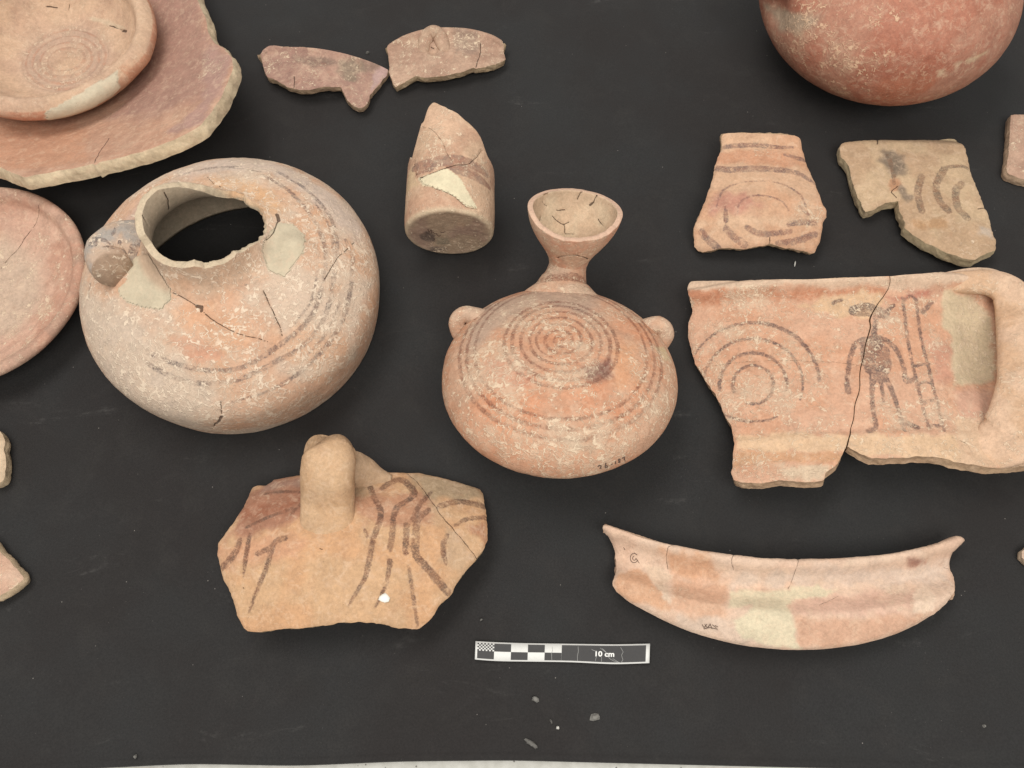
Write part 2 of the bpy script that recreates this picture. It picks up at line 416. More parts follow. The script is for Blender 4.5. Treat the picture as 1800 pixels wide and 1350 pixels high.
def sheet(name, sf, segs, thick, tone, mat, parent=None, spacing=0.145, strokes=(), cracks=(), crust=None,
          edge_tone=(200, 172, 134), relief=0.02, jit=0.045, seed=1, round_w=0.22, round_d=0.10, crack_w=0.035, edge_out=0.0, settle=True):
    """a broken wall piece: top face inside the outline, rough fracture sides, back face"""
    def outline():
        pts = []
        for kind, p in segs:
            L = sf.meet(p)
            if kind in 'rc': q = catmull(L, spacing)
            else:
                q = resample(L, spacing)
                t = np.gradient(q, axis=0); n = np.stack([-t[:, 1], t[:, 0]], 1)
                n /= np.maximum(np.linalg.norm(n, axis=1, keepdims=True), 1e-9)
                a = (fbm(q, 1.3, seed, 4) - 0.5) * 2 * jit * 2.2 + (noise(q, 6.0, seed + 5) - 0.5) * jit
                q = q + n * a[:, None]
            pts.append(q)
        q = np.vstack(pts)
        keep = np.r_[True, np.linalg.norm(np.diff(q, axis=0), axis=1) > spacing * 0.3]
        q = q[keep]
        if np.linalg.norm(q[0] - q[-1]) < spacing * 0.3: q = q[:-1]
        return q
    def area(q): return 0.5 * np.sum(q[:, 0] * np.roll(q[:, 1], -1) - np.roll(q[:, 0], -1) * q[:, 1])
    for it in range(4 if settle else 1):
        q = outline()
        if area(q) < 0: q = q[::-1]
        gx, gy = sf.grad(q[:, 0], q[:, 1]); nl = np.sqrt(1 + gx * gx + gy * gy)
        zb = sf.f(q[:, 0], q[:, 1]) - thick / nl
        if settle: sf.c -= zb.min() - 0.03
    q = outline()
    if area(q) < 0: q = q[::-1]
    # interior points
    lo, hi = q.min(0), q.max(0)
    xs = np.arange(lo[0], hi[0], spacing); ys = np.arange(lo[1], hi[1], spacing * 0.866)
    G = np.stack(np.meshgrid(xs, ys), -1).reshape(len(ys), len(xs), 2)
    G[1::2, :, 0] += spacing / 2
    G = G.reshape(-1, 2) + (RNG.random((len(xs) * len(ys), 2)) - 0.5) * spacing * 0.35
    sd = poly_sd(G, q)
    G = G[sd < -spacing * 0.55]
    lines = [resample(catmull(sf.meet(p), spacing), spacing * 0.9) for p in cracks]
    for L in lines:
        L += (np.stack([fbm(L, 2.0, seed + 31), fbm(L, 2.0, seed + 77)], 1) - 0.5) * 0.16
        ok = poly_sd(L, q) < -spacing * 0.4
        L2 = L[ok]
        G = G[seg_dist(G, L) > spacing * 0.5]
        G = np.vstack([G, L2])
    P = np.vstack([q, G]); nb = len(q)
    e = [(i, (i + 1) % nb) for i in range(nb)]
    vo, eo, fo, ov, oe, of = delaunay_2d_cdt([Vector(p) for p in P.tolist()], e, [], 0, 1e-6)
    P = np.array([tuple(v) for v in vo]); T = np.array([t for t in fo if len(t) == 3])
    cen = P[T].mean(1)
    T = T[poly_sd(cen, q) < 0]
    src = np.array([o[0] if o else -1 for o in ov])
    inv = {int(s): k for k, s in enumerate(src)}
    bi = np.array([inv.get(k, -1) for k in range(nb)]); bi = bi[bi >= 0]
    # winding up
    a = P[T]; ar = np.cross(a[:, 1] - a[:, 0], a[:, 2] - a[:, 0]); T[ar < 0] = T[ar < 0][:, ::-1]
    x, y = P[:, 0], P[:, 1]
    dist = -poly_sd(P, q)
    gx, gy = sf.grad(x, y); nl = np.sqrt(1 + gx * gx + gy * gy)
    n3 = np.stack([-gx, -gy, np.ones_like(gx)], 1) / nl[:, None]
    z = sf.f(x, y)
    cd = np.full(len(P), 1e3)
    for L in lines: cd = np.minimum(cd, seg_dist(P, L))
    disp = (fbm(P, 0.8, seed + 3, 4) - 0.5) * relief * 2 + (fbm(P, 3.5, seed + 9, 3) - 0.5) * relief
    disp -= round_d * (1 - sstep(0, round_w, dist)) ** 2
    disp -= 0.05 * np.clip(1 - cd / (spacing * 1.2), 0, 1)
    top = np.stack([x, y, z], 1) + n3 * disp[:, None]
    # back face
    back = np.stack([x, y, z], 1) - n3 * thick
    back[:, 2] = np.maximum(back[:, 2], 0.02)
    # fracture sides
    m = 6
    bt, bb = top[bi], back[bi]
    ntan = np.roll(bt, -1, 0) - np.roll(bt, 1, 0); outw = np.cross(ntan, n3[bi]); outw /= np.maximum(np.linalg.norm(outw, axis=1, keepdims=True), 1e-9)
    rows = []
    for k in range(m + 1):
        t = k / m
        r = bt * (1 - t) + bb * t
        bul = math.sin(math.pi * t)
        am = (fbm(r, 2.6, seed + 21, 4) - 0.5) * 0.26 * bul + (noise(r, 7.0, seed + 22) - 0.5) * 0.07 * bul + (0.03 + edge_out) * bul
        r = r + outw * am[:, None]
        r[:, 2] = np.maximum(r[:, 2], 0.02)
        rows.append(r)
    nbv = len(bi); n0 = len(P)
    V = np.vstack([top, back] + rows)
    F = [T, T[:, ::-1] + n0]
    o0 = 2 * n0
    ii = np.arange(nbv); jj = (ii + 1) % nbv
    for k in range(m):
        A = o0 + k * nbv; B = A + nbv
        F.append(np.stack([A + ii, B + ii, B + jj], 1)); F.append(np.stack([A + ii, B + jj, A + jj], 1))
    F = np.vstack(F)
    Pw = top[:, :2]
    tn = tone_at(sf, P, tone, seed)
    rw = np.vstack(rows); ed = mix(lin(*edge_tone) * (0.72 + 0.56 * fbm(rw, 3.2, seed + 41))[:, None], lin(edge_tone[0] * .86, edge_tone[1] * .82, edge_tone[2] * .8), 0.55 * sstep(0.45, 0.6, fbm(rw, 1.1, seed + 43)))
    tn_all = np.vstack([tn, np.tile(lin(*edge_tone), (n0, 1)), ed])
    pf = stroke_field(P, px_strokes(sf, strokes)) if strokes else np.full(n0, 1e3)
    cr = crust_at(sf, P, crust, seed)
    rest = len(V) - n0
    at_ = {'tone': tn_all, 'paint': np.r_[np.clip(pf, -2, 2), np.full(rest, 2.0)], 'crust': np.r_[np.broadcast_to(cr, (n0,)), np.full(rest, 0.0)],
           'crack': np.r_[np.clip(cd - crack_w, -1, 1), np.full(rest, 1.0)]}
    V = V + np.array([sf.b[0], sf.b[1], 0])
    return emit(name, V, F, mat, parent, (sf.b[0], sf.b[1], 0), at_)

def frame(axis, xhint=(1, 0, 0)):
    a = np.asarray(axis, float); a /= np.linalg.norm(a)
    x = np.asarray(xhint, float); x = x - a * (x @ a); x /= np.linalg.norm(x)
    return np.stack([x, np.cross(a, x), a], 1)       # columns x, y, axis

def revolve(prof, nth, ns, origin, axis=(0, 0, 1), xhint=(1, 0, 0), thick=None, smax=None, seed=1, relief=0.02, lop=None, edge_rough=0.12):
    """turned vessel wall. prof (r, z) along the outside; with thick an inside follows and the lip is cut at smax(theta)"""
    pr = catmull(prof, 0.05)
    d = np.r_[0, np.cumsum(np.linalg.norm(np.diff(pr, axis=0), axis=1))]; L = d[-1]
    th = np.linspace(0, 2 * math.pi, nth, endpoint=False)
    sm = np.full(nth, L) if smax is None else np.clip(smax(th), 0.1, L)
    R = frame(axis, xhint)
    def row(sv, off):
        r = np.interp(sv, d, pr[:, 0]); z = np.interp(sv, d, pr[:, 1])
        e = 0.06
        dr = np.interp(sv + e, d, pr[:, 0]) - np.interp(sv - e, d, pr[:, 0]); dz = np.interp(sv + e, d, pr[:, 1]) - np.interp(sv - e, d, pr[:, 1])
        l = np.maximum(np.hypot(dr, dz), 1e-9); nr, nz = dz / l, -dr / l
        if lop is not None: r = r * lop(th, z)
        return (r + nr * off, z + nz * off)
    rows = []; meta = []
    for k in range(ns + 1):
        sv = sm * k / ns
        r, z = row(sv, 0.0); rows.append((r, z)); meta.append((sv, np.zeros(nth)))
    if thick is not None:
        for t in (0.04, 0.2, 0.4, 0.6, 0.8, 0.96):
            r, z = row(sm, -thick * t); q = np.stack([np.cos(th) * 4, np.sin(th) * 4, z + t], 1)
            a = (fbm(q, 2.2, seed + 5) - 0.5) * edge_rough + 0.05 * math.sin(math.pi * t)
            r2, z2 = row(np.clip(sm + a, 0, L), -thick * t); rows.append((r2, z2)); meta.append((sm, np.full(nth, 1.0)))
        for k in range(ns, -1, -2):
            sv = sm * k / ns
            r, z = row(sv, -thick); rows.append((np.maximum(r, 0), z)); meta.append((sv, np.full(nth, 2.0)))
    r = np.array([a for a, b in rows]); z = np.array([b for a, b in rows])
    loc = np.stack([r * np.cos(th), r * np.sin(th), z], -1).reshape(-1, 3)
    sv = np.array([a for a, b in meta]).ravel(); side = np.array([b for a, b in meta]).ravel()
    n = len(rows); i = np.arange(nth); j = (i + 1) % nth
    F = []
    for k in range(n - 1):
        F.append(np.stack([k * nth + i, k * nth + j, (k + 1) * nth + j, (k + 1) * nth + i], 1))
    if thick is not None:
        k = n - 1; F.append(np.stack([k * nth + i, k * nth + j, j, i], 1))
    F = np.vstack(F)
    N = vnormals(loc, F)
    dsp = (fbm(loc, 0.6, seed, 4) - 0.5) * relief * 2.4 + (fbm(loc, 3.0, seed + 8, 3) - 0.5) * relief
    loc = loc + N * dsp[:, None]
    W = loc @ R.T + np.asarray(origin)
    return {'loc': loc, 'V': W, 'F': F, 's': sv, 'side': side, 'th': np.tile(th, n), 'R': R, 'o': np.asarray(origin, float), 'n': n, 'nth': nth}

def smooth_ring(a, n):
    for _ in range(n): a = 0.25 * np.roll(a, 1) + 0.5 * a + 0.25 * np.roll(a, -1)
    return a

def groove(g, lines, key='V', w=0.035, snap=0.07, depth=0.06, only=0.0):
    """pull nearby points of a vessel wall onto crack lines (3D polylines on the wall) and sink them"""
    V = g['V']; cd = np.full(len(V), 1e3)
    N = vnormals(V, g['F'])
    for L in lines:
        L = resample(np.asarray(L, float), 0.06)
        lo, hi = L.min(0) - 1, L.max(0) + 1
        ix = np.where(np.all((V > lo) & (V < hi), 1) & (g['side'] <= only))[0]
        if not len(ix): continue
        D = np.linalg.norm(V[ix][:, None] - L[None], axis=2); a = D.argmin(1); dm = D.min(1)
        near = dm < snap
        V[ix[near]] = L[a[near]] - N[ix[near]] * depth
        dm = np.where(near, 0, dm)
        cd[ix] = np.minimum(cd[ix], dm)
    return np.clip(cd - w, -1, 1)

def sweep(path, rad, nseg=28, step=0.12, hint=(0, 0, 1), flat=1.0, seed=3, relief=0.03, caps=True, power=2.0):
    """rounded clay coil along a path; rad gives the half width, flat its thickness ratio"""
    p = np.hstack([np.asarray(path, float), np.asarray(rad, float).reshape(len(path), -1)])
    p = catmull(p, step); c = p[:, :3]; ra = p[:, 3]; rb = p[:, 4] if p.shape[1] > 4 else ra * flat
    t = np.gradient(c, axis=0); t /= np.linalg.norm(t, axis=1, keepdims=True)
    h = np.asarray(hint, float)
    u = np.cross(t, h); u /= np.maximum(np.linalg.norm(u, axis=1, keepdims=True), 1e-6); w = np.cross(u, t)
    an = np.linspace(0, 2 * math.pi, nseg, endpoint=False)
    ca = np.sign(np.cos(an)) * np.abs(np.cos(an)) ** (2 / power); sa = np.sign(np.sin(an)) * np.abs(np.sin(an)) ** (2 / power)
    V = c[:, None] + u[:, None] * (ra[:, None] * ca)[..., None] + w[:, None] * (rb[:, None] * sa)[..., None]
    n = len(c); V = V.reshape(-1, 3)
    i = np.arange(nseg); j = (i + 1) % nseg
    F = [np.stack([k * nseg + i, k * nseg + j, (k + 1) * nseg + j, (k + 1) * nseg + i], 1) for k in range(n - 1)]
    if caps:
        V = np.vstack([V, c[:1], c[-1:]]); a, b = len(V) - 2, len(V) - 1
        F.append(np.stack([j, i, np.full(nseg, a), np.full(nseg, a)], 1)); F.append(np.stack([(n - 1) * nseg + i, (n - 1) * nseg + j, np.full(nseg, b), np.full(nseg, b)], 1))
    F = np.vstack(F)
    T = np.vstack([F[:, [0, 1, 2]], F[:, [0, 2, 3]]]); T = T[(T[:, 0] != T[:, 1]) & (T[:, 1] != T[:, 2]) & (T[:, 0] != T[:, 2])]
    N = vnormals(V, T)
    V = V + N * ((fbm(V, 0.9, seed, 4) - 0.5) * relief * 3)[:, None]
    return V, T
def clay_attrs(V, rgb, crust=0.0, var=0.12, seed=2, rgb2=None, sc=0.5):
    f = fbm(V, sc, seed)
    t = lin(*rgb) * (1 + (f - 0.5)[:, None] * 2 * var)
    if rgb2 is not None: t = mix(t, lin(*rgb2), sstep(0.42, 0.62, fbm(V, sc * 1.3, seed + 50)))
    return {'tone': t, 'paint': np.full(len(V), 2.0), 'crust': np.full(len(V), float(crust)), 'crack': np.full(len(V), 1.0)}
def ribbon(name, pts3, width, mat, parent, up=(0, 0, 1)):
    """ink line lying on a surface"""
    p = resample(np.asarray(pts3, float), 0.05)
    t = np.gradient(p, axis=0); s = np.cross(t, np.asarray(up, float)); s /= np.maximum(np.linalg.norm(s, axis=1, keepdims=True), 1e-9)
    V = np.vstack([p - s * width / 2, p + s * width / 2]); n = len(p); i = np.arange(n - 1)
    F = np.stack([i, i + n, i + n + 1, i + 1], 1)
    return V, F
def ink(name, polys, width, mat, parent, up=(0, 0, 1)):
    Vs, Fs, o = [], [], 0
    for p in polys:
        V, F = ribbon(name, p, width, mat, parent, up); Vs.append(V); Fs.append(F + o); o += len(V)
    return emit(name, np.vstack(Vs), np.vstack(Fs), mat, parent)

def tone_at(sf, P, spec, seed):
    """clay colour: two tones mottled, then regions (outline in the photograph, rgb, softness in cm)"""
    t = np.tile(lin(*spec['main']), (len(P), 1))
    if 'second' in spec:
        lo, hi = spec.get('range', (0.42, 0.6))
        t = mix(t, lin(*spec['second']), sstep(lo, hi, fbm(P, spec.get('sc', 0.4), seed + 90)))
    for k, (poly, rgb, soft) in enumerate(spec.get('regions', ())):
        d = poly_sd(P, sf.meet(poly)) + (fbm(P, 1.2, seed + 60 + k, 4) - 0.5) * min(1.8, soft * 3 + 0.3) + (fbm(P, 5.0, seed + 160 + k, 2) - 0.5) * 0.12
        t = mix(t, lin(*rgb), sstep(soft, -soft, d))
    return t
def crust_at(sf, P, spec, seed):
    if spec is None: return np.zeros(len(P))
    c = np.full(len(P), float(spec.get('base', 0)))
    for px, py, r, a in spec.get('spots', ()):
        q = sf.meet([(px, py)])[0]
        d = np.linalg.norm(P - q, axis=1) / r
        c = np.maximum(c, a * sstep(1.15, 0.35, d + (fbm(P, 0.6, seed + 70) - 0.5) * 0.7))
    return c
def ell(cx, cy, rx, ry, n=40, a0=0.0, a1=2 * math.pi):
    a = np.linspace(a0, a1, n); return list(zip(cx + rx * np.cos(a), cy + ry * np.sin(a)))
def mk_struct(o): o['kind'] = 'structure'; return o

# ================================================================== THE SETTING
def build_setting():
    # front edge of the cloth, as it wanders
    def edge_y(x):
        px = np.array([-300, 0, 130, 330, 520, 700, 900, 1050, 1290, 1500, 1800, 2100])
        py = np.array([1362, 1358, 1350, 1340, 1344, 1336, 1334, 1338, 1344, 1349, 1354, 1358])
        q = at(px.astype(float), py.astype(float), 0.0)
        return smooth_prof(q[:, 0], q[:, 1], 1.0)(x)
    xs = np.arange(-75, 75.01, 0.5)
    v = np.r_[np.linspace(0, 6, 40), np.linspace(6.4, 110, 160)]
    X, Vv = np.meshgrid(xs, v); E = edge_y(xs)[None, :]
    Y = E + Vv
    P = np.stack([X.ravel(), Y.ravel()], 1)
    Zc = (fbm(P, 0.08, 3, 3) - 0.5) * 0.34 * sstep(0.5, 4, Vv.ravel())
    Zc += (fbm(np.stack([P[:, 0] * 0.22 + P[:, 1] * 0.1, P[:, 1] * 0.06 - P[:, 0] * .03], 1), 1.0, 9, 3) - 0.5) * 0.25 * sstep(0.5, 4, Vv.ravel())
    for (a, b, w, h) in (((at(1018, 0)[:2]), at(1067, 1345)[:2], 0.35, 0.07), (at(215, 1150)[:2], at(300, 1290)[:2], 0.9, -0.10),
                         (at(300, 1215)[:2], at(390, 1240)[:2], 0.7, 0.06), (at(235, 1235)[:2], at(290, 1285)[:2], 0.4, 0.06)):
        Zc += h * np.exp(-(seg_dist(P, [a, (a + b) / 2, b]).clip(0, 50) / w) ** 2)
    Zc -= Zc.max() + 0.015
    # rolled hem
    Zc += 0.05 * np.exp(-((Vv.ravel() - 0.16) / 0.12) ** 2) - 0.07 * np.exp(-((Vv.ravel() - 0.42) / 0.06) ** 2)
    top = np.stack([X.ravel(), Y.ravel(), Zc], 1)
    nx, ny = len(xs), len(v)
    i, j = np.meshgrid(np.arange(nx - 1), np.arange(ny - 1)); k = (j * nx + i).ravel()
    F = np.stack([k, k + 1, k + nx + 1, k + nx], 1)
    # front side of the hem, down to the table
    r0 = top[:nx]
    rows = [r0 + np.array([0, -0.05, -0.05]), r0 + np.array([0, -0.08, -0.16]), r0 + np.array([0, -0.05, -0.34])]
    V = np.vstack([top] + rows); o = len(top); ii = np.arange(nx - 1)
    prev = ii
    for q in range(3):
        A = prev; B = o + q * nx + ii
        F = np.vstack([F, np.stack([B, B + 1, A + 1, A], 1)]); prev = B
    c = mk_struct(emit('black_cloth', V, F, cloth_material()))
    t = emit('table', np.array([[-90, -60, -0.75], [90, -60, -0.75], [90, 100, -0.75], [-90, 100, -0.75],
                                [-90, -60, -3.5], [90, -60, -3.5], [90, 100, -3.5], [-90, 100, -3.5]], float),
             np.array([[0, 1, 2, 3], [7, 6, 5, 4], [4, 5, 1, 0], [5, 6, 2, 1], [6, 7, 3, 2], [7, 4, 0, 3]]), terrazzo_material(), smooth=False)
    mk_struct(t)
build_setting()

# ================================================================== helpers for turned vessels
def seen(V, F, pts, side=None):
    """points of a surface that the photograph shows at these spots"""
    N = vnormals(V, F); ok = np.einsum('ij,ij->i', N, CAM - V) > 0
    if side is not None: ok &= side
    Q = V[ok]; u, w = to_px(Q); dep = (Q - CAM) @ FWD
    out = []
    for a, b in pts:
        d = np.hypot(u - a, w - b); m = d < max(5.0, d.min() + 2.5)
        k = np.where(m)[0]; near = dep[k].min(); k = k[dep[k] < near + 1.2]
        wt = 1 / (d[k] + 0.3) ** 2
        out.append((Q[k] * wt[:, None]).sum(0) / wt.sum())
    return np.array(out)
def px_scale(p): return FPX / ((np.asarray(p) - CAM) @ FWD)
def wall_paint(V, F, strokes, side=None):
    d = np.full(len(V), 2.0)
    for pts, w in strokes:
        L = seen(V, F, pts, side); k = px_scale(L.mean(0))
        L = catmull(L, 0.2)
        d = np.minimum(d, seg_dist(V, L, np.interp(np.linspace(0, 1, len(L)), np.linspace(0, 1, np.size(w)), np.atleast_1d(w)) / (2 * k)))
    return np.clip(d, -2, 2)
def wall_region(V, F, t, polys, side=None, seed=5):
    """patches on a turned wall: plan outline of the seen points, upper side only"""
    N = vnormals(V, F); fac = np.einsum('ij,ij->i', N, CAM - V) > 0
    for k, (poly, rgb, soft) in enumerate(polys):
        L = seen(V, F, poly, side); c = L.mean(0); r = np.linalg.norm(L - c, axis=1).max() + 1.5
        # flatten along the mean normal
        nn = N[np.argmin(np.linalg.norm(V - c, axis=1) + (~fac) * 99)]; R = frame(nn, (1, 0.013, 0.02))
        d = poly_sd((V - c) @ R[:, :2], (L - c) @ R[:, :2]) + (fbm(V, 1.2, seed + k, 4) - 0.5) * min(1.6, soft * 2.5 + 0.1)
        m = sstep(soft, -soft, d) * (np.abs((V - c) @ nn) < 3.2) * (np.einsum('ij,j->i', N, nn) > 0.0)
        t = mix(t, lin(*rgb), m)
    return t
def wall_crust(V, F, base, spots, seed=4):
    c = np.full(len(V), float(base))
    for px, py, r, a in spots:
        q = seen(V, F, [(px, py)])[0]
        c = np.maximum(c, a * sstep(1.15, 0.35, np.linalg.norm(V - q, axis=1) / r + (fbm(V, 0.6, seed + 70) - 0.5) * 0.7))
    return c
def wall_cracks(g, lines, wdef=0.035, side=None):
    cd = np.ones(len(g['V']))
    for ln in lines:
        pts, w = ln if isinstance(ln, tuple) else (ln, wdef)
        L = catmull(seen(g['V'], g['F'], pts, side), 0.15)
        L = L + (np.stack([fbm(L, 1.5, 3), fbm(L, 1.5, 8), fbm(L, 1.5, 13)], 1) - 0.5) * 0.18
        cd = np.minimum(cd, groove(g, [L], w=w, only=2.0 if side is not None else 0.0))
    return cd

INK = plain('ink', (92, 74, 64), 0.8)

# ================================================================== LARGE BROKEN BOWL, top left
def big_bowl():
    pr = smooth_prof([0, 4, 6, 8, 12, 15, 18], [0.0, 0.0, 0.2, 0.75, 2.6, 4.1, 5.5], 0.6)
    sf = Surf((108, 116), lambda x, y: 0.9 + pr(np.hypot(x, y)))
    z = lambda p: Z(0, 0, 3.971, p)
    segs = [('b', z([(-500, 1080), (-250, 1110), (-90, 1130), (60, 1190), (150, 1225), (180, 1232), (300, 1208), (430, 1185), (560, 1160), (650, 1138)])),
            ('b', z([(660, 1150), (700, 1128), (850, 1090), (1000, 1052), (1180, 985), (1300, 930), (1400, 870), (1480, 770), (1540, 680), (1590, 570), (1622, 470), (1615, 395), (1560, 330), (1500, 300), (1450, 215), (1430, 120), (1380, 0), (1340, -120), (1200, -420)])),
            ('b', z([(1100, -500), (600, -640), (0, -620), (-520, -300), (-620, 200), (-600, 700)]))]
    m = ceramic('bowl_clay_mauve', 1, strength=0.4, wear=0.5, rough=0.7)
    sheet('broken_bowl', sf, segs, 1.0, dict(main=(196, 142, 112), second=(202, 152, 122), regions=[
        (z([(1000, -100), (1400, -100), (1460, 260), (1600, 420), (1500, 640), (1100, 820), (760, 840), (900, 600), (1080, 300)]), (174, 126, 108), 1.1),
        (z([(1430, 260), (1620, 400), (1590, 560), (1400, 860), (1190, 970), (1180, 930), (1420, 700)]), (182, 136, 122), 0.4),
        (z([(-300, 820), (300, 850), (560, 900), (600, 1120), (200, 1180), (-300, 1100)]), (204, 142, 106), 0.6)]), m,
        spacing=0.2, strokes=[(z([(690, 805), (680, 830), (690, 850)]), 3)], cracks=[z([(655, 1140), (690, 1060), (760, 960)])],
        crust=dict(base=0.03, spots=[(385, 110, 2.5, 0.25)]), edge_tone=(216, 192, 154), relief=0.04, jit=0.05, seed=11, edge_out=0.04, round_w=0.1, round_d=0.04, crack_w=0.03, settle=False)
    o = bpy.data.objects['broken_bowl']
    tag(o, 'large reddish broken bowl with thick pale fractured edge, holding a smaller bowl', 'bowl')
big_bowl()

# ================================================================== SMALL BOWL inside it
def small_bowl():
    o = at(134, 133); r0 = root('small_bowl', 'tan bowl with cream plaster patch on its rim, nested in the large broken bowl', 'bowl', (o[0], o[1], 1.2))
    prof = [(0.01, 1.0), (2.0, 1.0), (3.2, 1.02), (4.8, 1.5), (6.6, 2.5), (7.5, 3.3), (7.72, 3.75), (7.65, 4.2), (7.3, 4.55), (6.9, 4.72), (6.55, 4.62), (6.35, 4.3), (6.05, 3.6), (5.3, 2.7), (4.4, 2.1), (3.4, 1.8), (2.6, 1.72), (1.2, 1.68), (0.01, 1.66)]
    def lop(th, zz):     # worn, slightly faceted rim
        f = 1 + 0.012 * np.cos(3 * th + 0.6) - 0.028 * np.exp(-((np.angle(np.exp(1j * (th - math.radians(-40)))) / 0.30) ** 2)) + 0.012 * np.exp(-((np.angle(np.exp(1j * (th - math.radians(-14)))) / 0.10) ** 2))
        return 1 + (f - 1) * sstep(2.4, 3.6, zz)
    g = revolve(prof, 300, 150, (o[0], o[1], 0), lop=lop, relief=0.035, seed=21)
    V, F = g['V'], g['F']; r = np.hypot(g['loc'][:, 0], g['loc'][:, 1])
    up = g['s'] > g['s'].max() * 0.5
    z = lambda p: Z(0, 0, 3.971, p)
    t = np.tile(lin(209, 168, 134), (len(V), 1))
    t = mix(t, lin(200, 158, 128), sstep(0.4, 0.62, fbm(V, 0.5, 4)))
    ring = np.exp(-((r - 2.6) / 1.1) ** 2) * up
    t = mix(t, lin(192, 156, 134), 0.7 * ring)
    t = mix(t, lin(200, 130, 94), (~up) * sstep(0.3, 0.55, fbm(V, 0.35, 9)) * 0.9)
    V[:, 2] += up * 0.07 * np.sin(r * 11.5) * sstep(3.9, 3.2, r)
    pl = z([(830, 490), (880, 610), (800, 700), (690, 790), (560, 850), (440, 870), (345, 845), (305, 785), (420, 730), (560, 650), (700, 565)])
    t = wall_region(V, F, t, [(z([(-80, 815), (280, 800), (330, 850), (350, 900), (-80, 960)]), (202, 128, 92), 0.25),
                              (z([(850, 490), (1000, 400), (1090, 330), (1080, 400), (980, 540), (890, 615)]), (204, 140, 102), 0.2),
                              (z([(600, 120), (730, 125), (880, 200), (800, 195)]), (206, 178, 146), 0.1)], seed=3)
    fill = np.zeros(len(V), bool)
    L = seen(V, F, pl); c = L.mean(0); N = vnormals(V, F)
    R = frame((0, -0.75, 0.66), (1, 0, 0)); d = poly_sd((V - c) @ R[:, :2], (L - c) @ R[:, :2])
    fac = (np.einsum('ij,ij->i', N, CAM - V) > -0.1 * 60) & (g['th'] > math.radians(225)) & (g['th'] < math.radians(345)) & (r > 5.2)
    fill = (d < 0) & fac
    t = np.where(fill[:, None], lin(206, 192, 164) * (0.94 + 0.12 * fbm(V, 0.8, 5))[:, None], t)
    pf = np.full(len(V), 2.0)
    for rr in (1.3, 1.9, 2.5, 3.05): pf = np.minimum(pf, np.where(up, np.abs(r - rr - 0.12 * np.sin(g['th'] * 2 + rr)) - 0.1, 2))
    cr = wall_cracks(g, [(z([(325, 48), (400, 55)]), 0.05), z([(480, 30), (478, 70)]), (z([(765, 178), (800, 185)]), 0.05), (z([(855, 210), (880, 215)]), 0.10), z([(800, 190), (860, 212)])], 0.02)
    A = {'tone': t, 'paint': pf, 'crust': np.where(up & (r < 3.6), 0.30, 0.06), 'crack': cr}
    m = ceramic('bowl_clay_tan', 2, paint=(150, 122, 106), strength=0.7, wear=0.56)
    fm = fill[F].all(1)
    emit('body', V, F, m, r0, attrs=A, sel=~fm)
    A2 = dict(A); A2['crust'] = np.zeros(len(V)); A2['paint'] = np.full(len(V), 2.0)
    p = emit('plaster_fill', V + vnormals(V, F) * 0.035, F, PLASTER, r0, attrs=A2, sel=fm); p['label'] = 'cream plaster repair along the rim'
PLASTER = ceramic('plaster', 5, strength=0, grain=0.5, worm=0, rough=0.88)
small_bowl()

# ================================================================== PINKISH DISH at the left edge
def dish():
    o = at(-23, 526)
    prof = [(0.01, 0.02), (3.2, 0.02), (3.5, 0.2), (5.2, 0.7), (6.9, 1.35), (7.6, 1.8), (7.84, 2.15), (7.75, 2.45), (7.45, 2.58), (7.05, 2.42), (6.85, 2.1), (6.6, 1.75), (5.6, 1.35), (4.4, 1.0), (3.0, 0.82), (1.5, 0.76), (0.01, 0.75)]
    g = revolve(prof, 320, 140, (o[0], o[1], 0), relief=0.03, seed=31)
    V, F = g['V'], g['F']; r = np.hypot(g['loc'][:, 0], g['loc'][:, 1]); up = g['s'] > g['s'].max() * 0.5
    t = np.tile(lin(205, 157, 132), (len(V), 1)); t = mix(t, lin(194, 140, 114), sstep(0.42, 0.6, fbm(V, 0.45, 14)))
    t = mix(t, lin(198, 170, 146), up * sstep(5.4, 3.2, r + 1.5 * (fbm(V, 0.5, 3) - 0.5)) * 0.85)
    t = mix(t, lin(178, 138, 116), sstep(6.7, 7.2, r) * sstep(0.4, 0.6, fbm(np.stack([g['th'] * 9, r * 0.5], 1), 1.0, 6)) * 0.7)
    V[:, 2] += up * 0.02 * np.sin(r * 8.0) * sstep(6.6, 5.8, r)
    z = lambda p: Z(0, 310, 3.459, p)
    cr = wall_cracks(g, [(z([(235, 175), (232, 230), (215, 290), (160, 360), (110, 440), (50, 500), (5, 560)]), 0.02)])
    pf = wall_paint(V, F, [(z([(300, 690), (285, 760), (255, 850), (200, 930)]), 6), (z([(370, 740), (330, 830)]), 5)])
    emit('dish', V, F, ceramic('dish_clay', 3, paint=(150, 122, 110), strength=0.4), base=(o[0], o[1], 0),
         attrs={'tone': t, 'paint': pf, 'crust': wall_crust(V, F, 0.12, [(70, 440, 2, 0.3), (60, 560, 2.5, 0.3)]), 'crack': cr})
    tag(bpy.data.objects['dish'], 'shallow pinkish round dish cut off by the left edge, touching the necked pot', 'dish')
dish()

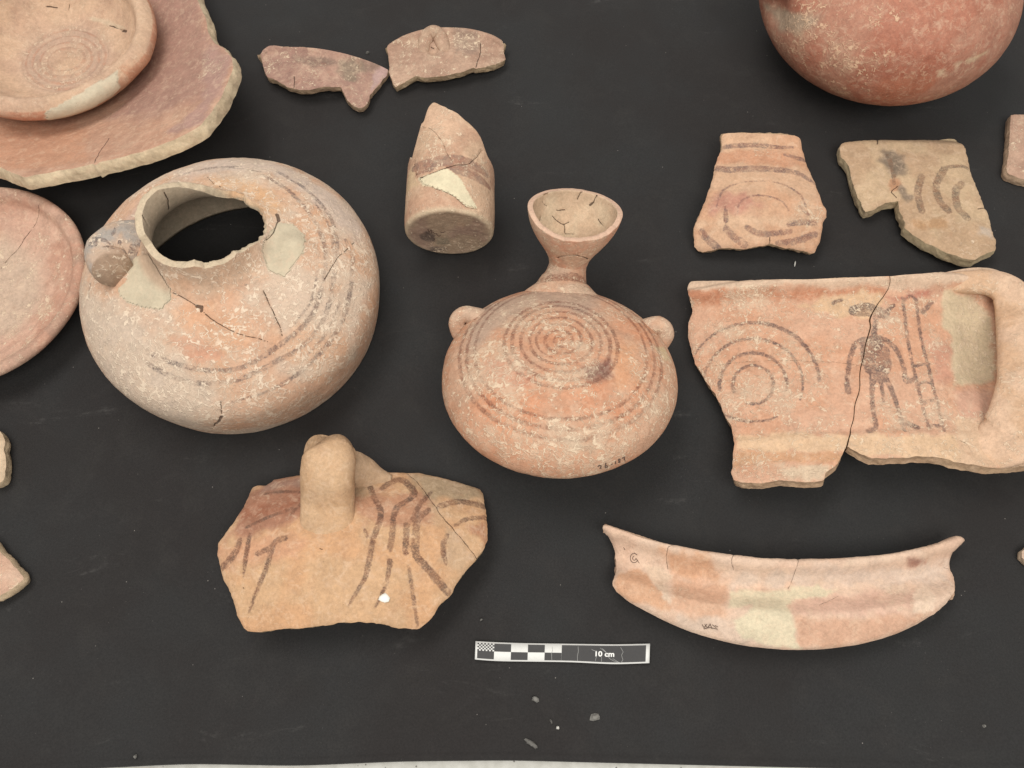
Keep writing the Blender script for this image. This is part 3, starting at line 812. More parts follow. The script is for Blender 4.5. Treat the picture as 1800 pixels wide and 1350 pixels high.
# ================================================================== BIG POT SHOULDER WITH NECK
def pot():
    o = at(434.5, 548.5); base = (o[0], o[1], 0)
    r0 = root('necked_pot', 'shoulder of a big round pot with broken open neck and handle stub', 'pot', base)
    k = 9.62 / 9.25; zm, zs = 3.45, 7.4
    zz = lambda a: zm + (zs - zm) * a
    prof = [(8.75 * k, 0.05), (9.1 * k, zm * .5), (9.25 * k, zm), (9.0 * k, zz(.28)), (8.3 * k, zz(.52)), (7.2 * k, zz(.74)), (6.1 * k, zz(.88)), (5.0 * k, zz(.97)), (4.15 * k, zz(1.04)), (3.55 * k, zz(1.16)), (3.15 * k, zz(1.36)), (3.0 * k, zz(1.58)), (3.12 * k, zz(1.82)), (3.42 * k, zz(2.1))]
    pr = catmull(prof, 0.05); d = np.r_[0, np.cumsum(np.linalg.norm(np.diff(pr, axis=0), axis=1))]
    s_at = lambda z: np.interp(z, pr[:, 1], d)
    # lip height around the neck, degrees from the right, counter-clockwise
    ang = [-5, 10, 25, 40, 52, 62, 72, 80, 90, 105, 120, 140, 160, 180, 195, 208, 214, 225, 240, 255, 268, 280, 290, 300, 312, 325, 340, 355]
    hz = [zs + .75, zs + .42, zs + .32, zs + .30, zs + .38, zs + .3, zs + .42, zs + .8, zs + 1.6, zs + 2.2, zs + 2.6, zs + 3.0, zs + 3.1, zs + 3.0, zs + 2.9, zs + 2.85, zs + 2.3, zs + 2.1, zs + 2.1, zs + 2.15, zs + 2.2, zs + 2.35, zs + 1.95, zs + 1.8, zs + 1.7, zs + 1.75, zs + 1.3, zs + .75]
    def smax(th):
        a = np.degrees(th); a = np.where(a > 355, a - 360, a)
        h = np.interp(a, ang, hz)
        q = np.stack([np.cos(th) * 4, np.sin(th) * 4], 1)
        return s_at(h) + (fbm(q, 1.6, 3, 4) - 0.5) * 0.42 * (1 - 0.85 * sstep(70, 100, a) * sstep(285, 265, a))
    g = revolve(prof, 400, 120, base, thick=0.48, smax=smax, relief=0.04, seed=41, edge_rough=0.2)
    V, F = g['V'], g['F']; side = g['side']; s = g['s']
    ln = sstep(zm, zs + 1.0, V[:, 2]); V[:, 0] -= 0.55 * ln; V[:, 1] += 0.75 * ln
    out = side == 0
    z2 = lambda p: Z(130, 260, 2.596, p); z8 = lambda p: Z(140, 300, 4.737, p)
    # scar of the lost right handle
    for (pts, r_, h_) in ((z2([(1010, 440)]), 0.75, 0.42), (z2([(1090, 470)]), 0.5, 0.15)):
        q = seen(V, F, pts, out)[0]; N = vnormals(V, F)
        V += N * (h_ * np.exp(-(np.linalg.norm(V - q, axis=1) / r_) ** 2) * out)[:, None]
    t = np.tile(lin(210, 160, 126), (len(V), 1))
    t = mix(t, lin(208, 180, 156), sstep(0.43, 0.58, fbm(V, 0.32, 8)) * 0.95)
    t = mix(t, lin(212, 150, 104), sstep(0.5, 0.66, fbm(V, 0.4, 77)) * 0.6)
    t = mix(t, lin(196, 176, 148), (side == 2) * 0.9)
    t = np.where((side == 1)[:, None], lin(204, 182, 150), t)
    t = wall_region(V, F, t, [
        (z2([(30, 640), (210, 690), (330, 800), (420, 940), (640, 1060), (700, 1180), (620, 1300), (400, 1250), (200, 1130), (80, 980), (20, 800)]), (203, 178, 156), 0.9),
        (z2([(420, 110), (640, 55), (860, 60), (1050, 130), (1240, 270), (1340, 430), (1280, 440), (1100, 250), (900, 120), (640, 110), (460, 150)]), (206, 180, 162), 0.5),
        (z2([(110, 440), (260, 290), (420, 180), (540, 130), (420, 250), (330, 300), (250, 350), (210, 440)]), (200, 164, 144), 0.5),
        (z2([(640, 150), (780, 140), (900, 190), (960, 290), (860, 330), (740, 270), (640, 200)]), (216, 162, 112), 0.6),
        (z2([(430, 860), (540, 860), (700, 950), (560, 980), (470, 930)]), (206, 145, 112), 0.3)], out)
    A_paint = wall_paint(V, F, [
        (z2([(1130, 640), (1100, 740), (1040, 820), (950, 890), (850, 960), (740, 1010), (620, 1015), (480, 990), (330, 930)]), 9),
        (z2([(1172, 690), (1130, 800), (1045, 905), (900, 985), (770, 1050), (640, 1075), (520, 1065), (400, 1020), (300, 960)]), 9),
        (z2([(1272, 500), (1255, 680), (1200, 840), (1100, 960), (980, 1060), (860, 1120), (720, 1160)]), [9, 10, 8, 4]),
        (z2([(860, 125), (960, 180), (1060, 280), (1130, 400), (1150, 500), (1140, 600)]), 8),
        (z2([(930, 110), (1060, 190), (1160, 300), (1200, 420), (1190, 560), (1172, 690)]), 8),
        (z2([(420, 150), (600, 95), (760, 85)]), 4), (z2([(300, 260), (400, 190), (480, 160)]), 4), (z2([(560, 105), (700, 90), (860, 110)]), 3),
        (z2([(1240, 420), (1272, 500)]), 7), (z2([(1215, 700), (1150, 850), (1060, 950)]), [4, 6, 4]), (z2([(1110, 560), (1085, 690), (1010, 800)]), [3, 5, 3]), (z2([(1100, 250), (1175, 380), (1180, 480)]), 5),
        (z2([(65, 690), (75, 620)]), 6), (z2([(640, 600), (700, 650), (800, 620)]), 2)], out)
    cr = wall_cracks(g, [(z2([(450, 660), (560, 720), (650, 795), (760, 850), (890, 885)]), 0.03), (z2([(562, 722), (580, 726)]), 0.10), (z2([(585, 724), (583, 745)]), 0.09), (z2([(860, 650), (930, 790), (950, 860)]), 0.03),
        z2([(665, 170), (690, 205), (722, 245)]), (z2([(925, 305), (932, 330)]), 0.11), (z2([(930, 330), (915, 380), (880, 420)]), 0.04), (z2([(625, 1305), (645, 1255)]), 0.05), (z2([(645, 1255), (675, 1225)]), 0.10), (z2([(675, 1222), (668, 1160)]), 0.03),
        (z2([(360, 1225), (400, 1225)]), 0.04), z2([(1145, 600), (1200, 510), (1280, 430)]), (z2([(610, 130), (640, 160)]), 0.02)], 0.028)
    cr = np.minimum(cr, wall_cracks(g, [(z8([(712, 185), (735, 250), (740, 330)]), 0.03), (z8([(528, 370), (570, 450)]), 0.03)], 0.03, side > 0.5))
    crust = wall_crust(V, F, 0.55, [(430, 700, 4, 0.95), (610, 480, 4, 0.95), (560, 400, 3, 0.9), (300, 640, 4, 0.8), (560, 620, 3, 0.9), (430, 540, 2.0, 0.5)]) * out
    # plaster repairs
    N = vnormals(V, F); fac = (np.einsum('ij,ij->i', N, CAM - V) > 0) & out
    fill = np.zeros(len(V), bool); fills = []
    for poly, nn in ((z2([(250, 500), (340, 470), (385, 560), (440, 640), (440, 700), (400, 745), (300, 730), (215, 680), (200, 640), (245, 600)]), (-0.25, -0.45, 0.85)),
                     (z2([(870, 425), (930, 345), (1000, 350), (1060, 400), (1050, 480), (960, 590), (885, 560), (850, 470)]), (0.2, 0, 0.98))):
        L = seen(V, F, poly, out); c = L.mean(0); R = frame(nn, (1, 0, 0.01))
        dd = poly_sd((V - c) @ R[:, :2], (L - c) @ R[:, :2]) + (fbm(V, 1.3, 8) - 0.5) * 0.35
        fills.append((dd < 0) & fac & (np.linalg.norm(V - c, axis=1) < 5)); fill |= fills[-1]
    t = np.where(fill[:, None], lin(202, 186, 156) * (0.92 + 0.16 * fbm(V, 0.9, 5))[:, None], t)
    neck_s = s_at(zz(1.08))
    t = mix(t, lin(196, 160, 130), out * sstep(neck_s - .3, neck_s + .4, s) * (0.45 + 0.4 * sstep(0.4, 0.6, fbm(V, 0.5, 61))))
    A = {'tone': t, 'paint': np.where(fill | ~out, 2.0, A_paint), 'crust': np.where(fill, 0.0, crust), 'crack': cr}
    m = ceramic('pot_clay', 4, paint=(80, 74, 76), strength=0.95, wear=0.54, ws=0.85, enc=(222, 203, 180))
    ff = fill[F].all(1)
    top = (g['s'][F].max(1) > neck_s) & ((g['side'][F].max(1) < 2.5)) & ~ff
    emit('shoulder', V, F, m, r0, attrs=A, sel=~top & ~ff)
    emit('neck', V, F, m, r0, attrs=A, sel=top)
    for q_, lab in zip(fills, ('pale plaster repair below the handle stub', 'pale plaster repair with a scar bump right of the neck')):
        p = emit('plaster_fill', V + vnormals(V, F) * 0.035, F, PLASTER, r0, attrs=A, sel=q_[F].all(1)); p['label'] = lab
    # broken handle stub at the left
    zb = 7.6
    path = [at(*z8([(450, 660)])[0], 6.5), at(*z8([(350, 650)])[0], 7.1), at(*z8([(262, 685)])[0], 7.4), at(*z8([(250, 765)])[0], 7.5), at(*z8([(285, 830)])[0], 7.9)]
    V, T = sweep(path, [1.95, 1.72, 1.5, 1.35, 1.18], nseg=40, flat=0.9, hint=(0.5, 0.2, 0.8), seed=5, relief=0.08)
    A = clay_attrs(V, (198, 164, 138), 0.35, rgb2=(170, 160, 152), sc=1.0)
    end = np.linalg.norm(V - path[-1], axis=1)
    A['tone'] = mix(A['tone'], lin(166, 134, 108), sstep(0.25, 0.05, np.abs((V - path[-1]) @ ((path[-1] - path[-2]) / np.linalg.norm(path[-1] - path[-2])))) * (end < 1.3))
    A['paint'] = np.where((fbm(V, 1.4, 3) > 0.5) & (V[:, 1] > path[3][1] + 0.3), -0.05, 1.0)
    h = emit('handle_stub', V, T, m, r0, attrs=A); h['label'] = 'broken stub of the left handle'
    # plaster root of the stub on the shoulder
    path = [at(*z8([(300, 860)])[0], 7.9), at(*z8([(380, 900)])[0], 7.5), at(*z8([(480, 960)])[0], 6.9)]
pot()

# ================================================================== TWO SMALL RIM SHERDS, top
def rim_sherds():
    z = lambda p: Z(440, 30, 3.913, p)
    rimA = z([(75, 245), (85, 225), (130, 208), (220, 202), (330, 205), (450, 212), (560, 230), (660, 252), (760, 282), (860, 318), (945, 360)])
    sfA = Surf((560, 130), lambda x, y: 1.1 - 0.018 * (x + 0.5) ** 2 + 0)
    rl = sfA.meet(rimA); fr = smooth_prof(rl[:, 0], rl[:, 1], 0.5)
    lip = smooth_prof([0, 0.15, 0.45, 0.75, 1.2, 3.5, 6], [-0.1, 0.26, 0.32, -0.06, -0.10, 0.05, -0.3], 0.08)
    sfA.f0 = lambda x, y: 1.3 - 0.016 * (x + 0.5) ** 2 + lip(np.clip(fr(x) - y, 0, 6))
    segs = [('r', rimA), ('b', z([(945, 360), (940, 385), (915, 420), (890, 460), (825, 525), (805, 590), (775, 622), (740, 625), (700, 602), (660, 557), (635, 507), (618, 480), (530, 474), (460, 486), (400, 500), (340, 503), (300, 488), (245, 475), (180, 436), (115, 410), (95, 375), (85, 300), (75, 245)]))]
    m = ceramic('rim_sherd_mauve', 6, paint=(122, 92, 84), strength=0.55)
    o = sheet('rim_sherd', sfA, segs, 0.6, dict(main=(170, 126, 110), second=(184, 140, 120), regions=[
        (z([(855, 325), (950, 360), (900, 450), (820, 520), (840, 440)]), (188, 150, 144), 0.05),
        (z([(300, 280), (640, 290), (870, 330), (840, 370), (600, 340), (300, 320)]), (150, 118, 102), 0.25),
        (z([(620, 300), (760, 310), (780, 380), (700, 430), (620, 400)]), (148, 124, 104), 0.3)]), m,
        strokes=[(z([(260, 440), (300, 340), (400, 305), (500, 320), (560, 400)]), 9), (z([(320, 450), (380, 400), (450, 400), (490, 450)]), 7)],
        cracks=[z([(298, 490), (302, 440), (300, 405)])], crust=dict(base=0.1, spots=[(545, 138, 1.2, 0.45)]), edge_tone=(182, 150, 116), seed=51, round_d=0.06)
    tag(o, 'mauve rim sherd with downward tooth and pale pinkish right corner', 'sherd')
    rimB = z([(943, 190), (975, 168), (1050, 125), (1130, 95), (1220, 75), (1330, 68), (1450, 70), (1530, 80), (1610, 100), (1680, 125), (1730, 155)])
    sfB = Surf((785, 100), lambda x, y: 1.3 - 0.02 * x ** 2)
    rl = sfB.meet(rimB); fb = smooth_prof(rl[:, 0], rl[:, 1], 0.5)
    hb = sfB.meet(z([(1255, 215)]))[0]
    sfB.f0 = lambda x, y: 1.4 - 0.02 * x ** 2 + lip(np.clip(fb(x) - y, 0, 6)) - 0.45 * np.exp(-(((x - hb[0]) / 0.38) ** 2 + ((y - hb[1]) / 0.45) ** 2))
    segs = [('r', rimB), ('b', z([(1730, 155), (1745, 200), (1750, 250), (1760, 290), (1700, 320), (1620, 340), (1548, 348), (1540, 340), (1450, 374), (1380, 396), (1290, 408), (1190, 416), (1135, 406), (1080, 434), (1000, 477), (985, 465), (965, 410), (955, 380), (950, 280), (943, 190)]))]
    m = ceramic('rim_sherd_brown', 7, paint=(120, 96, 84), strength=0.4)
    base = sfB.b
    r0 = root('rim_sherd_with_lug', 'brownish rim sherd with an arched pierced lug under the rim', 'sherd', base)
    sheet('wall', sfB, segs, 0.65, dict(main=(178, 136, 112), second=(190, 150, 124), regions=[
        (z([(1400, 90), (1560, 100), (1560, 240), (1420, 230)]), (160, 128, 110), 0.4)]), m, parent=r0,
        cracks=[z([(1585, 180), (1580, 260), (1550, 345)]), z([(1245, 205), (1262, 215)])], crust=dict(base=0.22, spots=[(830, 75, 1.6, 0.5), (760, 115, 2, 0.4)]), edge_tone=(190, 160, 120), seed=61, round_d=0.06)
    L = sfB.meet(z([(1190, 250), (1195, 180), (1225, 130), (1262, 112), (1300, 135), (1325, 185), (1345, 245)]))
    zt = sfB.f(L[:, 0], L[:, 1]); pk = np.array([-0.3, -0.08, 0.08, 0.14, 0.08, -0.08, -0.3])
    V, T = sweep(np.stack([L[:, 0] + base[0], L[:, 1] + base[1], zt + pk], 1), [0.4, 0.55, 0.62, 0.64, 0.62, 0.52, 0.36], flat=0.7, seed=6, nseg=28, relief=0.05)
    emit('lug', V, T, m, r0, attrs=clay_attrs(V, (182, 140, 114), 0.25, rgb2=(188, 150, 122), sc=0.9))
rim_sherds()

# ================================================================== BROKEN MUG LYING ON ITS SIDE
def mug():
    Rm = 3.03; tilt = math.radians(4.0)
    o = at(795, 455); org = np.array([o[0], o[1], Rm + 0.12]); ax = np.array([0.0, math.cos(tilt), math.sin(tilt)])
    r0 = root('broken_mug', 'broken cylindrical mug lying on its side with flat base facing front', 'mug', (o[0], o[1], 0))
    prof = [(0.01, 0.12), (1.2, 0.10), (2.3, 0.05), (2.75, 0.0), (2.95, 0.08), (Rm, 0.3), (Rm + .04, 1.0), (Rm + .03, 3.0), (Rm, 5.5), (2.95, 7.5), (2.85, 9.0), (2.78, 10.5)]
    pr = catmull(prof, 0.05); d = np.r_[0, np.cumsum(np.linalg.norm(np.diff(pr, axis=0), axis=1))]
    R = frame(ax)
    z4 = lambda p: Z(690, 160, 4.355, p)
    bl = z4([(150, 545), (138, 520), (142, 490), (200, 350), (236, 278), (222, 255), (225, 215), (265, 130), (295, 92), (310, 80), (330, 92), (400, 120), (500, 175), (560, 230), (640, 310), (690, 405), (700, 450), (720, 500)])
    tt, yy = [], []
    for a, b in bl:
        dv = ray(a, b); oc = R.T @ (CAM - org); dl = R.T @ dv
        A_ = dl[0] ** 2 + dl[1] ** 2; B_ = 2 * (oc[0] * dl[0] + oc[1] * dl[1]); C_ = oc[0] ** 2 + oc[1] ** 2 - 2.95 ** 2
        D_ = max(B_ * B_ - 4 * A_ * C_, 0.0); t = (-B_ - math.sqrt(D_)) / (2 * A_); p = oc + t * dl
        tt.append(math.degrees(math.atan2(p[1], p[0])) % 360); yy.append(p[2])
    tt = np.array(tt); yy = np.array(yy); od = np.argsort(tt); tt = tt[od]; yy = yy[od]
    # profile height is not monotone on the base: work on the wall part only
    k0 = int(np.argmin(pr[:, 1])); prw, dw = pr[k0:], d[k0:]
    def smax2(th):
        a = np.degrees(th)
        order = np.argsort(np.r_[tt, 60, 90, 120]); xs = np.r_[tt, 60, 90, 120][order]; fs = np.r_[yy, 3.2, 3.0, 3.2][order]
        h = np.interp(a, np.r_[xs - 360, xs, xs + 360], np.r_[fs, fs, fs])
        return smooth_ring(np.interp(h, prw[:, 1], dw), 3) + (fbm(np.stack([np.cos(th) * 3, np.sin(th) * 3], 1), 2.0, 5) - 0.5) * 0.15
    g = revolve(prof, 220, 120, org, axis=ax, thick=0.45, smax=smax2, relief=0.035, seed=71)
    V, F = g['V'], g['F']; out = g['side'] == 0
    t = np.tile(lin(208, 167, 132), (len(V), 1)); t = mix(t, lin(198, 150, 118), sstep(0.45, 0.6, fbm(V, 0.5, 3)))
    t = np.where((g['side'] == 1)[:, None], lin(214, 186, 158), t)
    s0 = d[k0]
    isb = out & (g['s'] < s0 + 0.12)
    t = np.where(isb[:, None], mix(lin(176, 146, 118), lin(168, 134, 114), sstep(0.4, 0.6, fbm(V, 0.6, 4))), t)
    t = mix(t, lin(206, 186, 152), out * np.exp(-((g['s'] - s0 - 0.25) / 0.22) ** 2) * 0.8)
    zb = lambda p: Z(700, 370, 10.0, p)
    t = wall_region(V, F, t, [(zb([(350, 430), (500, 380), (640, 440), (640, 540), (450, 530)]), (112, 92, 82), 0.12), (zb([(560, 640), (800, 620), (860, 680), (700, 740), (560, 720)]), (112, 94, 84), 0.15),
                              (zb([(660, 480), (860, 500), (920, 600), (700, 590)]), (150, 132, 108), 0.15), (z4([(230, 90), (470, 130), (520, 300), (420, 400), (260, 280)]), (214, 170, 136), 0.5),
                              (z4([(90, 700), (150, 560), (190, 660), (210, 720), (100, 800)]), (206, 172, 130), 0.2)], out)
    pl = z4([(195, 668), (300, 632), (415, 592), (520, 670), (560, 740), (610, 830), (655, 905), (560, 880), (480, 810), (380, 765), (230, 722)])
    L = seen(V, F, pl, out); c = L.mean(0); N = vnormals(V, F); dd = poly_sd((V - c)[:, :2], (L - c)[:, :2])
    fill = (dd < 0) & out & (N[:, 2] > 0.2)
    t = np.where(fill[:, None], lin(226, 212, 174) * (0.96 + 0.08 * fbm(V, 1, 5))[:, None], t)
    pf = wall_paint(V, F, [(z4([(165, 590), (260, 560), (400, 535), (540, 540), (640, 580), (720, 640)]), [16, 20, 24, 22, 14]), (z4([(440, 600), (560, 620), (660, 670), (740, 740)]), [14, 20, 18, 10]), (z4([(180, 640), (300, 600)]), 8)], out)
    cr = wall_cracks(g, [(z4([(228, 270), (290, 290), (340, 335), (385, 400), (410, 460), (460, 540)]), 0.012), (z4([(195, 668), (300, 628), (420, 583), (500, 563), (590, 553), (640, 515)]), 0.03), z4([(640, 515), (665, 480), (690, 447)]),
                         z4([(195, 668), (160, 560)]), (z4([(655, 905), (560, 880), (480, 810), (380, 765), (230, 722)]), 0.01)], 0.015)
    A = {'tone': t, 'paint': np.where(out & ~fill, pf, 2), 'crust': wall_crust(V, F, 0.14, [(790, 275, 1.3, 0.4)]) * out * ~fill, 'crack': cr}
    m = ceramic('mug_clay', 8, paint=(118, 96, 88), strength=0.85, wear=0.62)
    ff = fill[F].all(1); fb = isb[F].all(1)
    emit('wall', V, F, m, r0, attrs=A, sel=~ff & ~fb)
    emit('base', V, F, m, r0, attrs=A, sel=fb)
    p = emit('plaster_fill', V + vnormals(V, F) * 0.035, F, PLASTER, r0, attrs=A, sel=ff); p['label'] = 'cream triangular plaster repair'
    w = [seen(V, F, Z(700, 370, 10, q), out) - np.array([0, 0.03, 0]) for q in ([(520, 320), (540, 380), (580, 330), (590, 400)], [(480, 380), (560, 415)], [(600, 370), (640, 400), (680, 400)], [(660, 400), (715, 450), (745, 430)], [(735, 370), (785, 385), (825, 360)], [(630, 480), (640, 510)])]
    ink('ink_mark', w, 0.055, INK, r0, up=(0, -1, 0.0))
mug()

# ================================================================== FLASK WITH FLARED MOUTH
def flask():
    Rf, ht, hb, tl = 7.30, 3.64, 2.54, math.radians(-16.4)
    o = np.array([2.92, -1.17, 3.31]); r0 = root('round_flask', 'orange round-bodied flask with painted rings, two lugs and flared cracked mouth', 'flask', (o[0], o[1], 0))
    ax = np.array([0, -math.sin(tl), math.cos(tl)])
    prof = []
    for a in np.linspace(0, math.pi, 40): prof.append((max(0.01, Rf * math.sin(a) ** 0.8), -(hb if a < math.pi / 2 else ht) * math.cos(a)))
    def lop(th, zz): return 1 + 0.012 * np.cos(2 * th + 0.5) + 0.006 * np.cos(3 * th)
    g = revolve(prof, 380, 150, o, axis=ax, lop=lop, relief=0.035, seed=81)
    V, F = g['V'], g['F']; lx, ly, lz = g['loc'].T; rr = np.hypot(lx, ly); up = lz > -0.6
    t = np.tile(lin(208, 142, 102), (len(V), 1)); t = mix(t, lin(204, 152, 118), sstep(0.42, 0.6, fbm(V, 0.35, 2))); t = mix(t, lin(212, 134, 88), sstep(0.5, 0.66, fbm(V, 0.4, 12)) * 0.8)
    z5 = lambda p: Z(760, 310, 2.4545, p)
    t = wall_region(V, F, t, [(z5([(230, 560), (420, 500), (600, 480), (760, 540), (700, 640), (500, 560), (330, 620), (180, 760), (140, 720)]), (186, 150, 126), 0.8),
                              (z5([(240, 790), (370, 770), (430, 880), (330, 950), (240, 880)]), (206, 134, 100), 0.5), (z5([(780, 720), (880, 720), (900, 880), (800, 930), (760, 860)]), (214, 148, 102), 0.5),
                              (z5([(640, 820), (760, 790), (790, 870), (660, 890)]), (140, 94, 80), 0.3), (z5([(560, 1130), (720, 1130), (700, 1190), (600, 1200)]), (196, 166, 136), 0.4),
                              (z5([(960, 740), (1000, 740), (1030, 800), (1000, 800)]), (208, 178, 132), 0.1)], seed=7)
    # painted rings about the middle of the face, hand-turned, a small spiral inside
    w = 0.10 * np.sin(g['th'] * 2 + 1) + 0.07 * np.sin(g['th'] * 3)
    pf = np.full(len(V), 2.0)
    for r_, h_ in ((1.9, .10), (2.45, .10), (3.0, .12), (3.45, .12), (5.25, .09), (5.75, .10), (6.2, .10)):
        pf = np.minimum(pf, np.abs(rr + w * min(1, r_ / 4) - r_) - h_)
    sp = np.abs(((rr - 0.12 - g['th'] / (2 * math.pi) * 0.55) + 0.275) % 0.55 - 0.275) - 0.11
    pf = np.where(rr < 1.6, np.minimum(pf, sp), pf)
    pf = np.where(up & (lz > 0.3), pf, 2.0)
    crust = wall_crust(V, F, 0.30, [(900, 740, 3.0, 0.95), (870, 640, 3.5, 0.7), (990, 800, 3.5, 0.95), (1080, 770, 3, 0.9), (1000, 650, 3, 0.8), (940, 560, 3.5, 0.65), (1130, 700, 2.5, 0.7), (830, 700, 2.2, 0.6)])
    m = ceramic('flask_clay', 9, paint=(98, 66, 54), strength=0.85, wear=0.56)
    emit('body', V, F, m, r0, attrs={'tone': t, 'paint': pf, 'crust': crust, 'crack': np.ones(len(V))})
    # neck
    z3 = lambda p: Z(900, 310, 6.427, p)
    P3 = at(999, 461, 3.75)
    path = [at(987, 560, 2.9), at(988, 532, 2.9), at(990, 511, 2.95), at(991.5, 498, 3.05), at(994, 488, 3.2), at(997, 473, 3.5), P3]
    Vn, Tn = sweep(path, [[3.6, 1.9], [2.95, 1.75], [2.1, 1.55], [1.68, 1.45], [1.44, 1.36], [1.28, 1.26], [1.26, 1.26]], nseg=64, step=0.1, hint=(0, 0.25, 1), seed=8, relief=0.04)
    A = clay_attrs(Vn, (206, 152, 118), 0.42, rgb2=(202, 164, 136))
    A['paint'] = np.where(np.abs(Vn[:, 1] - at(985, 500, 3.5)[1]) < 0.35, -0.1, 1.0)
    emit('neck', Vn, Tn, m, r0, attrs=A)
    # flared mouth, near lip broken lower
    top = at(1010, 376, 6.95); axm = top - P3; Lm = np.linalg.norm(axm)
    pm = [(1.26, -0.02), (1.36, 0.4), (1.66, 1.0), (2.08, 1.65), (2.46, 2.3), (2.76, 2.95), (2.92, 3.5), (2.98, max(Lm + 0.15, 3.9))]
    def smx(th):
        a = np.degrees(th); L = np.sum(np.linalg.norm(np.diff(catmull(pm, 0.05), axis=0), axis=1))
        near = np.exp(-((np.abs((a - 268 + 180) % 360 - 180)) / 62.0) ** 4)
        return L - 0.72 * near + (fbm(np.stack([np.cos(th) * 3, np.sin(th) * 3], 1), 1.7, 15) - 0.5) * (0.06 + 0.35 * near)
    g = revolve(pm, 200, 70, P3, axis=axm, thick=0.34, smax=smx, relief=0.02, seed=91, edge_rough=0.05, lop=lambda th, zz: 1 + 0.02 * np.cos(2 * th))
    V, F = g['V'], g['F']
    t = np.tile(lin(210, 164, 132), (len(V), 1)); t = mix(t, lin(214, 150, 116), sstep(0.45, 0.6, fbm(V, 0.7, 2)))
    t = np.where((g['side'] == 2)[:, None], mix(lin(212, 184, 150), lin(206, 172, 138), sstep(0.4, 0.6, fbm(V, 0.6, 4))), t)
    t = np.where((g['side'] == 1)[:, None], lin(216, 172, 144), t)
    cr = wall_cracks(g, [(z3([(345, 275), (370, 310), (400, 330)]), 0.02), (z3([(505, 375), (525, 385), (600, 378)]), 0.035), (z3([(455, 440), (500, 490), (560, 540)]), 0.03), (z3([(560, 540), (590, 560), (592, 640)]), 0.03),
                         (z3([(590, 545), (640, 520)]), 0.025), (z3([(330, 455), (318, 520), (325, 590)]), 0.025), (z3([(785, 170), (760, 205), (742, 260)]), 0.03), (z3([(970, 190), (945, 240), (925, 290)]), 0.03), (z3([(920, 300), (880, 325)]), 0.07),
                         (z3([(970, 485), (1000, 530)]), 0.035), (z3([(1040, 590), (1065, 635)]), 0.035), (z3([(600, 655), (700, 655)]), 0.015), (z3([(1000, 530), (1040, 590)]), 0.012)], 0.03, g['side'] > 1.5)
    cr = np.minimum(cr, wall_cracks(g, [(z3([(1135, 600), (1150, 650), (1160, 690)]), 0.025), (z3([(500, 925), (580, 905), (700, 895), (800, 910), (860, 940)]), 0.03)], 0.03))
    emit('mouth', V, F, m, r0, attrs={'tone': t, 'paint': np.full(len(V), 2.0), 'crust': np.where(g['side'] == 0, 0.4, 0.0), 'crack': cr})
    # two lug handles
    for pts, zs_, rad in (([(872, 570), (845, 560), (817, 553), (804, 564), (807, 586), (826, 612)], [3.3, 3.8, 4.2, 4.0, 3.3, 2.5], [1.0, 0.72, 0.58, 0.52, 0.5, 0.5]),
                          ([(1105, 590), (1133, 580), (1158, 572), (1170, 585), (1163, 603), (1140, 622)], [3.1, 3.7, 4.2, 4.0, 3.3, 2.4], [1.0, 0.76, 0.62, 0.56, 0.54, 0.54])):
        path = [at(a, b, z_) for (a, b), z_ in zip(pts, zs_)]
        V, T = sweep(path, rad, nseg=32, flat=0.92, hint=(0.1, 1, 0.3), seed=9, relief=0.05)
        emit('lug', V, T, m, r0, attrs=clay_attrs(V, (206, 154, 120), 0.4, rgb2=(204, 166, 138), sc=0.9))
    # inventory number in ink near the lower edge
    zi = lambda p: Z(1000, 760, 12.857, p)
    glyphs = [[(655, 775), (690, 740), (725, 760), (700, 815), (735, 800)], [(840, 690), (815, 760), (830, 800), (875, 780), (860, 745), (822, 765)], [(945, 722), (990, 708)], [(1050, 650), (1052, 715)],
              [(1130, 640), (1115, 610), (1145, 600), (1160, 630), (1130, 645), (1125, 680), (1160, 670), (1140, 645)], [(1195, 590), (1255, 548), (1250, 600), (1262, 650)]]
    Vb = np.array([v.co[:] for v in r0.children[0].data.vertices]) / S + np.array(BASE[r0.name])
    Fb = np.array([p.vertices[:] for p in r0.children[0].data.polygons])
    polys = [seen(Vb, Fb, zi(q)) + np.array([0, -0.012, 0.022]) for q in glyphs]
    ink('inventory_number', polys, 0.075, INK, r0, up=(0, -0.5, 0.85))
flask()

